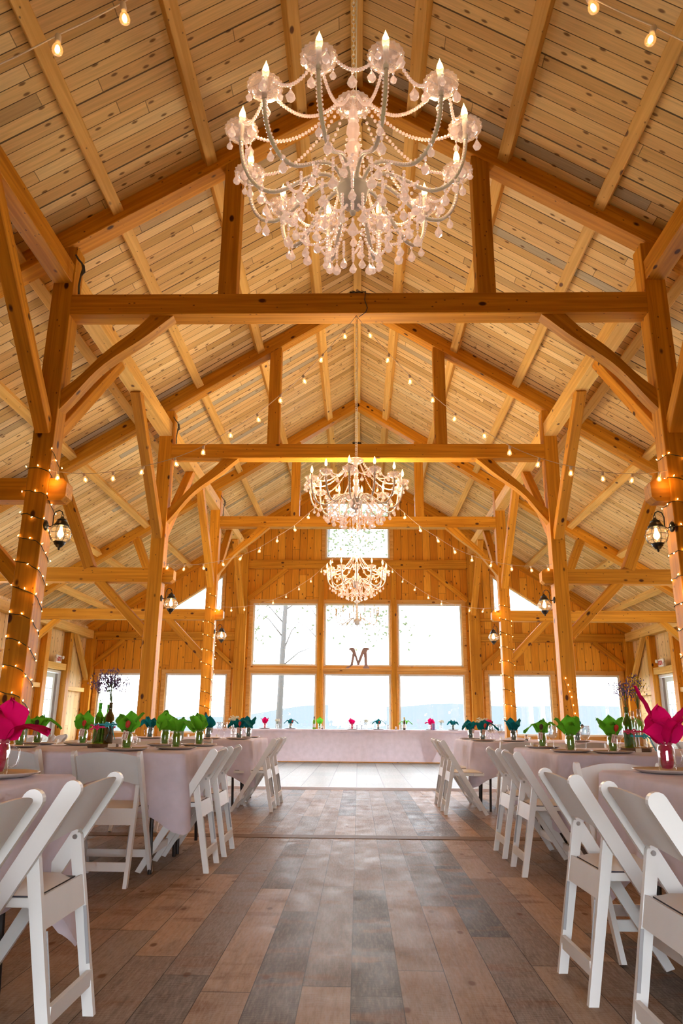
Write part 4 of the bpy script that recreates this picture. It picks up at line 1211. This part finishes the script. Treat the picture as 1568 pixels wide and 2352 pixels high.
# ------------------------------------------------------------------ chandeliers
def drop_shape(mb, x, y, z, L=.045, r=.013, n=6, top=True):
    """faceted pear drop hanging below (x,y,z)"""
    M = Matrix.Translation((x, y, z)) @ Matrix.Rotation(x*40+y*31, 4, 'Z')
    if top:
        mb.bead((x, y, z-.007), .0055, .006, 5)
        z0 = -.014
    else: z0 = 0
    mb.lathe([(.001, z0), (r*.35, z0-L*.22), (r, z0-L*.62), (r*.8, z0-L*.82), (.001, z0-L)], n, M)
def swag(p, q, sag, n):
    p, q = Vector(p), Vector(q)
    return [p.lerp(q, u) + Vector((0, 0, -4*sag*u*(1-u))) for u in [i/n for i in range(n+1)]]
RN, RZ = .478, 3.30           # candle ring radius and saucer height
def make_chandelier(lit=True, crystals=True):
    """origin on the axis at z=0 of the room; built at true heights"""
    t = thing('chandelier', 'x', 'chandelier')
    # chain
    mb = MB(); z = 3.62; i = 0
    while z < TZ1 + .02:
        pts = []
        for k in range(9):
            a = 2*PI*k/8; u, v = .0085*math.cos(a), .017*math.sin(a)
            pts.append((u, 0, z+v) if i % 2 else (0, u, z+v))
        mb.tube(pts, .0022, 5, cap=False); z += .0255; i += 1
    mb.build('chain', M_METAL, t, True)
    mb = MB(); mb.tube([(.012,.0,3.6),(.014,.004,4.2),(.010,-.004,4.8),(.012,0,5.4)], .0028, 5); mb.build('flex', M_METAL, t, True)
    # column of stacked turned crystal pieces
    mb = MB(); prof = [(.001,3.14),(.038,3.14),(.048,3.17),(.030,3.20),(.022,3.22),(.034,3.25),(.036,3.275),(.020,3.30),(.026,3.33),(.032,3.355),(.020,3.38),(.020,3.40),(.028,3.43),(.026,3.46),(.018,3.49),(.020,3.53),(.013,3.56),(.006,3.60),(.001,3.62)]
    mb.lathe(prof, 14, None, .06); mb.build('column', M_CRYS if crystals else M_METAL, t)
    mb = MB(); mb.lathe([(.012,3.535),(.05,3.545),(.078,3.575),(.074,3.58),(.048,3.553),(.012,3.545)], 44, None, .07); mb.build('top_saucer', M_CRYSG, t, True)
    # bowl hub
    mb = MB(); mb.lathe([(.001,3.15),(.060,3.15),(.068,3.14),(.068,3.125),(.062,3.115),(.060,3.09),(.050,3.06),(.030,3.045),(.012,3.04),(.010,3.03),(.014,3.02),(.010,3.008),(.001,3.0)], 28)
    mb.build('hub', M_HUB, t, True)
    if not crystals:
        pass
    # arm prototype at angle 0 (along +X); twelve of them
    path = [(.055,3.135),(.075,3.165),(.105,3.185),(.145,3.180),(.19,3.155),(.24,3.115),(.29,3.075),(.34,3.052),(.39,3.06),(.43,3.095),(.458,3.15),(.472,3.21),(RN,3.27)]
    def spline(P, m=4):
        out = []
        for i in range(len(P)-1):
            p0 = P[max(i-1,0)]; p1 = P[i]; p2 = P[i+1]; p3 = P[min(i+2,len(P)-1)]
            for k in range(m):
                u = k/m
                out.append(tuple(.5*(2*b+(c-a)*u+(2*a-5*b+4*c-d)*u*u+(3*b-a-3*c+d)*u**3) for a, b, c, d in zip(p0, p1, p2, p3)))
        out.append(P[-1]); return out
    sp = spline(path)
    mb = MB(); mb.tube([(r, 0, z) for r, z in sp], .0085, 8); arm = mb.build('arm', M_METAL, t, True)
    if crystals:
        mb = MB()
        acc = 0; last = sp[0]
        for i in range(1, len(sp)):
            a, b = sp[i-1], sp[i]; d = math.dist(a, b); acc += d
            if acc > .0135:
                acc = 0
                for s in (-1, 1): mb.bead((b[0], s*.0095, b[1]+.001), .0048, .0048, 5)
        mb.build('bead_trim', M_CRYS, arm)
    Mn = Matrix.Translation((RN, 0, 0))
    mb = MB()
    if crystals:
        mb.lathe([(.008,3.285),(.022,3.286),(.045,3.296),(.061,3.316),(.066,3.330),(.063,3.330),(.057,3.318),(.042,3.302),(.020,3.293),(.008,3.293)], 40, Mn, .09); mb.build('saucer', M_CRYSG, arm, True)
    else:
        mb.lathe([(.008,3.275),(.028,3.285),(.030,3.29),(.008,3.285)], 14, Mn); mb.build('saucer', M_METAL, arm, True)
    mb = MB(); mb.lathe([(.010,3.27),(.012,3.29),(.0105,3.295),(.0105,3.372),(.001,3.374)], 12, Mn); mb.build('candle_sleeve', M_METAL if lit else M_SLV, arm, True)
    mb = MB(); mb.lathe([(.005,3.372),(.012,3.385),(.0145,3.40),(.012,3.418),(.006,3.436),(.0015,3.450),(.0003,3.456)], 12, Mn); mb.build('flame_bulb', M_BULB if lit else M_BULBO, arm, True)
    if crystals:
        for k in range(4):
            a = PI/4 + k*PI/2; x, y = RN+.060*math.cos(a), .060*math.sin(a)
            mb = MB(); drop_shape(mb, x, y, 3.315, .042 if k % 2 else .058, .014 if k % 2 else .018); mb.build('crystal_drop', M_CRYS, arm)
        # garland from the top saucer to this arm's saucer, and to the next arm
        a1 = 2*PI/12
        mb = MB()
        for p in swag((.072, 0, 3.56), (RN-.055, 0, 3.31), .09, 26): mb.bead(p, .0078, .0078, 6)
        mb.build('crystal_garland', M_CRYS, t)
        mb = MB()
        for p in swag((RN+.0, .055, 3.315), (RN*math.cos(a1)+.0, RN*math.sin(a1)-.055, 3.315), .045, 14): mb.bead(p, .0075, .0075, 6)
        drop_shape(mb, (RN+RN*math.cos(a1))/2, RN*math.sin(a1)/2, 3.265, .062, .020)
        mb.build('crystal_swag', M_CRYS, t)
        # lower basket: strands hung from the arms
        am = PI/12
        mb = MB()
        for p in swag((.30*math.cos(am), .30*math.sin(am), 3.04), (.05*math.cos(am), .05*math.sin(am), 3.02), .10, 18): mb.bead(p, .0075, .0075, 6)
        mb.build('basket_strand', M_CRYS, t)
        mb = MB()
        for i in range(4): mb.bead((.285, 0, 3.045-.017*i), .0075, .008, 6)
        drop_shape(mb, .285, 0, 2.982, .064, .021, 7); mb.build('hanging_drop', M_CRYS, t)
        mb = MB()
        for i in range(4): mb.bead((.235*math.cos(am), .235*math.sin(am), 3.01-.016*i), .0075, .008, 6)
        drop_shape(mb, .235*math.cos(am), .235*math.sin(am), 2.955, .056, .018, 6); mb.build('hanging_drop', M_CRYS, t)
        mb = MB()
        for i in range(5): mb.bead((.155, 0, 2.985-.015*i), .007, .0075, 6)
        drop_shape(mb, .155, 0, 2.918, .054, .017, 6); mb.build('hanging_drop', M_CRYS, t)
        mb = MB()
        for p in swag((.20, 0, 3.14), (.30*math.cos(am), .30*math.sin(am), 3.04), .05, 12): mb.bead(p, .0075, .0075, 5)
        drop_shape(mb, .26*math.cos(am/2), .26*math.sin(am/2), 3.045, .055, .019); mb.build('crystal_swag', M_CRYS, t)
        mb = MB()
        drop_shape(mb, .385, .01, 3.05, .062, .019); mb.bead((.385,.01,3.052), .008, .008, 6); drop_shape(mb, .43, -.01, 3.08, .052, .016); mb.build('arm_drop', M_CRYS, t)
    group = [c for c in bpy.data.objects if c.parent == t and c.name.split('.')[0] in ('arm','crystal_garland','crystal_swag','basket_strand','hanging_drop','arm_drop')]
    off = PI/12 - PI/2
    for c in group: cache_tree(c)
    for k in range(1, 12):
        for c in group:
            d = dup(c, t); d.rotation_euler = (0, 0, off + k*PI/6)
    for c in group: c.rotation_euler = (0, 0, off)
    if crystals:
        mb = MB(); drop_shape(mb, 0, 0, 2.995, .08, .024, 8); mb.build('hanging_drop', M_CRYS, t)
    return t
c1 = make_chandelier()
names = ['large crystal chandelier with twelve lit candle bulbs, hanging overhead before the first tie beam',
         'crystal chandelier with lit candle bulbs hanging in front of the second tie beam',
         'crystal chandelier with lit candle bulbs hanging in front of the small high window\'s beam']
for i in range(3):
    o = inst(c1, (0.0, YK[i]+.09, 0), 0 if i == 0 else .13*i, names[i])
c4 = make_chandelier(False, False)
put(c4, (0, YK[3]+.09, -.02), .1, 'unlit bare white chandelier with brass sleeves before the middle upper end window')
for i, k in enumerate((1, 2, 3)):
    t = thing('junction_box', 'small black electrical box on top of the tie beam of the %s' % fname(k), 'electrical box', (0, YK[k]+.10, TZ1))
    mb = MB(); mb.cbox(-.075, .075, -.05, .05, .0, .055, .008); mb.build('housing', M_BLACK, t)
    for s in (-1, 1):
        mb = MB(); mb.lathe([(.001,0),(.016,0),(.018,.012),(.012,.02),(.001,.02)], 12, Matrix.Translation((s*.03, -.05, .035)) @ Matrix.Rotation(PI/2, 4, 'X')); mb.build('socket', M_CAB, t, True)
mb = MB(); mb.tube([(.075,YK[1]+.03,TZ1+.03),(.10,YK[1]-.012,TZ1+.01),(.09,YK[1]-.012,5.40),(.12,YK[1]-.012,5.30),(.10,YK[1]-.012,TZ0),(.03,YK[1]+.03,TZ0-.03)], .005, 6)
tag(mb.build('power_cord', M_CAB, None, True), 'thin grey cord dropping over the face of the first tie beam', 'cord')

# ------------------------------------------------------------------ festoon strings
def make_festoon_bulb():
    t = bpy.data.objects.new('bulb', None); COL.objects.link(t)
    mb = MB(); mb.lathe([(.001,0),(.011,0),(.0135,-.006),(.0135,-.034),(.011,-.038),(.001,-.038)], 10); mb.build('socket', M_WCORD, t, True)
    mb = MB(); mb.lathe([(.0105,-.036),(.012,-.045),(.021,-.062),(.0245,-.078),(.021,-.093),(.010,-.102),(.0005,-.104)], 14); mb.build('globe', M_FGL, t, True)
    mb = MB(); mb.lathe([(.001,-.05),(.009,-.06),(.012,-.076),(.008,-.088),(.0005,-.091)], 8); mb.build('filament', M_FIL, t, True)
    return t
FB = make_festoon_bulb(); cache_tree(FB)
def festoon(y, pts, label, parent_first=[True]):
    t = thing('festoon_lights', label, 'string lights')
    t['group'] = 'festoon strings between tie beams and posts'
    P = [Vector((x, y, z)) for x, z in pts]
    # smooth cord through the points, tiny scallops
    mb = MB(); path = []
    for i in range(len(P)-1):
        for k in range(4):
            u = k/4; path.append(P[i].lerp(P[i+1], u) + Vector((0, 0, -.006*math.sin(PI*u))))
    path.append(P[-1]); mb.tube(path, .0035, 5); mb.build('cord', M_WCORD, t, True)
    for i in range(1, len(P)-1):
        b = dup(FB, t) ; b.location = P[i]; b.rotation_euler = (random.uniform(-.25,.25), random.uniform(-.3,.3), random.uniform(0,3))
    return t
cat = [(0,5.20),(.13,5.02),(.35,4.74),(.56,4.49),(.79,4.27),(1.03,4.05),(1.30,3.87),(1.57,3.69),(1.86,3.56),(2.17,3.47),(2.48,3.41),(2.78,3.39),(3.05,3.41),(3.13,3.43)]
festoon_protos = []
for k in range(4):
    for s in (-1, 1):
        ln = '%s festoon bulb string sagging from tie beam to post, %s' % (SIDE[s], fname(k))
        dy = -.03 if s < 0 else .0
        festoon(YK[k]-.02, [(s*x, z) for x, z in cat], ln)
for o in list(bpy.data.objects):
    if o.parent == FB: bpy.data.objects.remove(o)
bpy.data.objects.remove(FB)

# ------------------------------------------------------------------ fairy lights on posts
def fairy(k, s, ztop, zbot, label, pitch=.265, seed=1):
    rnd = random.Random(seed)
    t = thing('fairy_lights', label, 'string lights', (s*(A+W/2), YK[k]+W/2, 0))
    h = W/2 + .008; per = 8*h; pts = []; bulbs = []
    n = int((ztop-zbot)/pitch*16); s0 = rnd.uniform(0, per)
    total = (ztop-zbot)/pitch*per
    for i in range(n+1):
        u = i/n; q = (s0 + u*total) % per; f = q/per*4; side = int(f); v = (f-side)*2*h
        z = ztop - (ztop-zbot)*u + .05*math.sin(q/per*2*PI+.8) + rnd.uniform(-.010, .010)
        if side == 0: p = (-h+v, -h)
        elif side == 1: p = (h, -h+v)
        elif side == 2: p = (h-v, h)
        else: p = (-h, h-v)
        p = Vector((p[0], p[1], z)); pts.append(p)
    mb = MB(); mb.tube(pts, .0042, 4); mb.build('cord', M_GCORD, t)
    step = 2
    b0 = None
    for i in range(0, len(pts)-1, step):
        p = pts[i]; out = Vector((p.x, p.y, 0)).normalized()
        up = rnd.choice((-1, 1, 1)); 
        q = p + out*.010 + Vector((rnd.uniform(-.01,.01), rnd.uniform(-.01,.01), up*.014))
        if b0 is None:
            mb = MB(); mb.lathe([(.0005,-.007),(.0045,-.005),(.0055,0),(.004,.007),(.0005,.013)], 6); b0 = mb.build('mini_bulb', M_MINI, t, True); b = b0
        else:
            b = b0.copy(); COL.objects.link(b)
        b.location = q; b.rotation_euler = (rnd.uniform(-1,1), rnd.uniform(-1,1), 0)
    return t
for k in (1, 3):
    for s in (-1, 1):
        fairy(k, s, 3.62, .95, 'warm fairy lights on dark cord wound round the %s post of the %s' % (SIDE[s], fname(k)), seed=k*5+s, pitch=.25 if k == 1 else .30)
# dangling end on the second right-side post
t = thing('fairy_light_tail', 'loose end of small warm lights hanging low on the right-side post of the second frame', 'string lights', (A+.03, YK[2]-.012, 0)); t['category'] = 'string lights'
mb = MB(); pts = [(-.0,-.01,1.62),(.03,-.014,1.52),(.045,-.012,1.42),(.07,-.012,1.34),(.085,-.012,1.22),(.10,-.012,1.10),(.13,-.012,1.02)]; mb.tube(pts, .0035, 4); mb.build('cord', M_BARK, t)
for p in pts:
    for d in (.03,):
        mb = MB(); mb.lathe([(.0005,-.007),(.005,-.005),(.006,0),(.004,.007),(.0005,.013)], 6); b = mb.build('mini_bulb', M_MINI, t, True); b.location = (p[0]+d, p[1], p[2]+.02*d/.03); 

# ------------------------------------------------------------------ onion lanterns on the inner post faces
def make_lantern():
    """wall side at x=0, lantern hangs toward +X ; z=0 is globe centre"""
    t = thing('wall_lantern', 'x', 'lantern'); X = .165
    mb = MB(); mb.lathe([(.001,0),(.052,0),(.055,.008),(.035,.020),(.020,.026),(.001,.028)], 20, Matrix.Translation((0,0,.09)) @ Matrix.Rotation(PI/2, 4, 'Y')); mb.build('wall_plate', M_BLACK, t, True)
    mb = MB(); mb.tube([(.02,0,.09),(.05,0,.075),(.075,0,.09),(.075,0,.13),(.072,0,.19),(.09,0,.235),(.125,0,.25),(.155,0,.235),(X,0,.205)], .006, 8); mb.build('hook_arm', M_BLACK, t, True)
    mb = MB(); mb.tube([(X+.012*math.cos(a), 0, .195+.014*math.sin(a)) for a in [2*PI*i/12 for i in range(13)]], .003, 6, cap=False); mb.build('ring', M_BLACK, t, True)
    M = Matrix.Translation((X, 0, 0))
    mb = MB(); mb.lathe([(.001,.182),(.014,.180),(.018,.17),(.030,.158),(.046,.148),(.050,.140),(.040,.136),(.052,.128),(.060,.112),(.074,.096),(.078,.088),(.072,.082),(.001,.082)], 24, M); mb.build('cap', M_BLACK, t, True)
    mb = MB(); mb.lathe([(.055,.086),(.082,.062),(.100,.030),(.106,.0),(.100,-.030),(.082,-.062),(.050,-.088)], 24, M); mb.build('globe', M_GLOBE, t, True)
    mb = MB()
    for k in range(8):
        a = 2*PI*k/8; pr = [(.060,.088),(.088,.062),(.107,.030),(.113,0),(.107,-.03),(.088,-.062),(.054,-.090)]
        mb.tube([(X+r*math.cos(a), r*math.sin(a), z) for r, z in pr], .0022, 5)
    for r, z in ((.1135,0),(.093,.056),(.093,-.056)):
        mb.tube([(X+r*math.cos(a), r*math.sin(a), z) for a in [2*PI*i/24 for i in range(25)]], .0024, 5, cap=False)
    mb.build('wire_cage', M_BLACK, t, True)
    mb = MB(); mb.lathe([(.001,-.078),(.058,-.080),(.062,-.088),(.050,-.098),(.052,-.108),(.038,-.118),(.028,-.135),(.012,-.142),(.010,-.152),(.013,-.158),(.001,-.168)], 22, M); mb.build('bottom_cap', M_BLACK, t, True)
    mb = MB(); mb.lathe([(.012,.075),(.014,.05),(.026,.02),(.030,-.005),(.022,-.028),(.001,-.038)], 12, M); mb.build('bulb', M_LBULB, t, True)
    return t
LN = make_lantern()
for k in (1, 2, 3):
    for s in (-1, 1):
        inst(LN, (s*A, YK[k]+.06, 2.77), 0 if s < 0 else PI, '%s black caged onion lantern glowing on the inner face of the %s post' % (SIDE[s], ['','first','second','third'][k]), 'onion lanterns on the posts')

# ------------------------------------------------------------------ letter M, exit signs, cables
def letter():
    t = thing('letter_sign', 'mauve wooden letter M standing on the rail of the middle end window', 'letter', (0.02, YG-.115, 2.392))
    H = .575
    L = [(-.30,.045),(-.325,.03),(-.33,-.0),(-.30,-.0),(-.255,.0),(-.225,.03),(-.205,.10),(-.165,.30),(-.150,.43),(-.19,.47),(-.215,.505),(-.235,.49),(-.250,.52),(-.225,.56),(-.17,.575),(-.12,.565),(-.09,.54),
         (-.055,.43),(.01,.22),(.075,.40),(.125,.53),(.165,.57),(.235,.575),(.30,.56),(.325,.53),(.315,.50),(.285,.505),(.265,.49),(.25,.45),(.255,.30),(.262,.12),(.275,.06),(.315,.045),(.32,.0),(.24,.0),(.15,.0),(.145,.045),(.175,.055),(.185,.10),(.175,.28),(.160,.39),
         (.10,.24),(.04,.10),(-.015,.10),(-.045,.20),(-.09,.33),(-.115,.20),(-.135,.10),(-.155,.04),(-.20,-.0),(-.25,-.02)]
    import bmesh
    from mathutils.geometry import tessellate_polygon
    P = [Vector((a, b, 0)) for a, b in L[:48]]
    tris = tessellate_polygon([P])
    vs = [(p.x, -.012, p.y) for p in P] + [(p.x, .012, p.y) for p in P]; n = len(P)
    fs = [tuple(tr) for tr in tris] + [tuple(i+n for i in tr[::-1]) for tr in tris] + [(i, (i+1)%n, (i+1)%n+n, i+n) for i in range(n)]
    mb = MB(); mb.add(vs, fs); fixn(mb.build('letter_body', M_LET, t))
letter()
def stroke_text(mb, word, x0, z0, h, w, gap, y, th):
    S = {'E': [((0,0),(0,1)),((0,1),(1,1)),((0,.5),(.8,.5)),((0,0),(1,0))], 'X': [((0,0),(1,1)),((0,1),(1,0))], 'I': [((.5,0),(.5,1))], 'T': [((0,1),(1,1)),((.5,0),(.5,1))]}
    x = x0
    for ch in word:
        for a, b in S[ch]: mb.bar((x+a[0]*w, y, z0+a[1]*h), (x+b[0]*w, y, z0+b[1]*h), .004, th, (0,1,0) if False else (0,1,0), .0005)
        x += w + gap
for s in (-1, 1):
    X = s*7.43
    t = thing('exit_sign', '%s white sign box reading EXIT in red with two lamp heads, over the side door' % SIDE[s], 'exit sign', (X, 18.2, 2.42), -s*PI/2)
    # local: +Y away from viewer in hall after rotation; face at local -y
    mb = MB(); mb.cbox(-.15, .15, -.02, .03, -.09, .09, .006); mb.build('housing', M_SIGNW, t)
    mb = MB(); stroke_text(mb, 'EXIT', -.115, -.05, .10, .042, .02, -.024, .016); mb.build('lettering', M_SIGNR, t)
    for q in (-1, 1):
        mb = MB(); mb.lathe([(.001,0),(.035,0),(.045,-.05),(.040,-.055),(.001,-.05)], 12, Matrix.Translation((q*.20, .0, .05)) @ Matrix.Rotation(-PI/2*1.0, 4, 'X')); mb.build('lamp_head', M_SIGNW, t, True)
        mb = MB(); mb.tube([(q*.14,0,.04),(q*.20,0,.04)], .008, 6); mb.build('lamp_arm', M_SIGNW, t)
mats = M_CAB
for k in (1, 2, 3):
    y = YK[k]-.012; x = -A+.03
    mb = MB(); mb.tube([(x-.03,y-.02,5.98),(x+.0,y,5.93),(x+.045,y,5.88),(x+.06,y+.02,5.80),(x+.05,y,5.72),(x+.085,y,5.77),(x+.07,y,5.86),(x+.05,y,5.74),(x+.035,y+.01,5.60),(x+.04,y+.02,TZ1+.01)], .011 if k == 1 else .009, 7)
    tag(mb.build('cable_coil', M_CAB, None, True), 'short knotted grey cable at the top of the left-side post of the %s' % fname(k), 'cable')

# warm light of the lamps, plus added fill above two chandeliers
for i in range(3):
    for sx, sy in ((-.33,-.2),(.33,-.2),(-.2,.33),(.2,.33)) if i == 0 else ((-.33,0),(.33,0)):
        point('chandelier_and_fill_light', (sx, YK[i]+.09+sy, 3.36), [3.5, 14, 20][i], (1, .68, .36), .06)
    if i: point('chandelier_and_fill_light', (0, YK[i]+.45, 4.2), [0, 22, 300][i], (1, .74, .44), .25)  # added fill lamp with no bulb there, brightens ceiling and end wall
for k in (1, 2, 3):
    for s in (-1, 1): point('lantern_light', (s*(A-.165), YK[k]+.06, 2.77), 7, (1, .60, .28), .03)
for k in (1, 3):
    for s in (-1, 1):
        for z in (3.3, 2.2, 1.3): point('fairy_glow', (s*(A-.05), YK[k]-.06, z), 1.1, (1, .45, .12), .04)
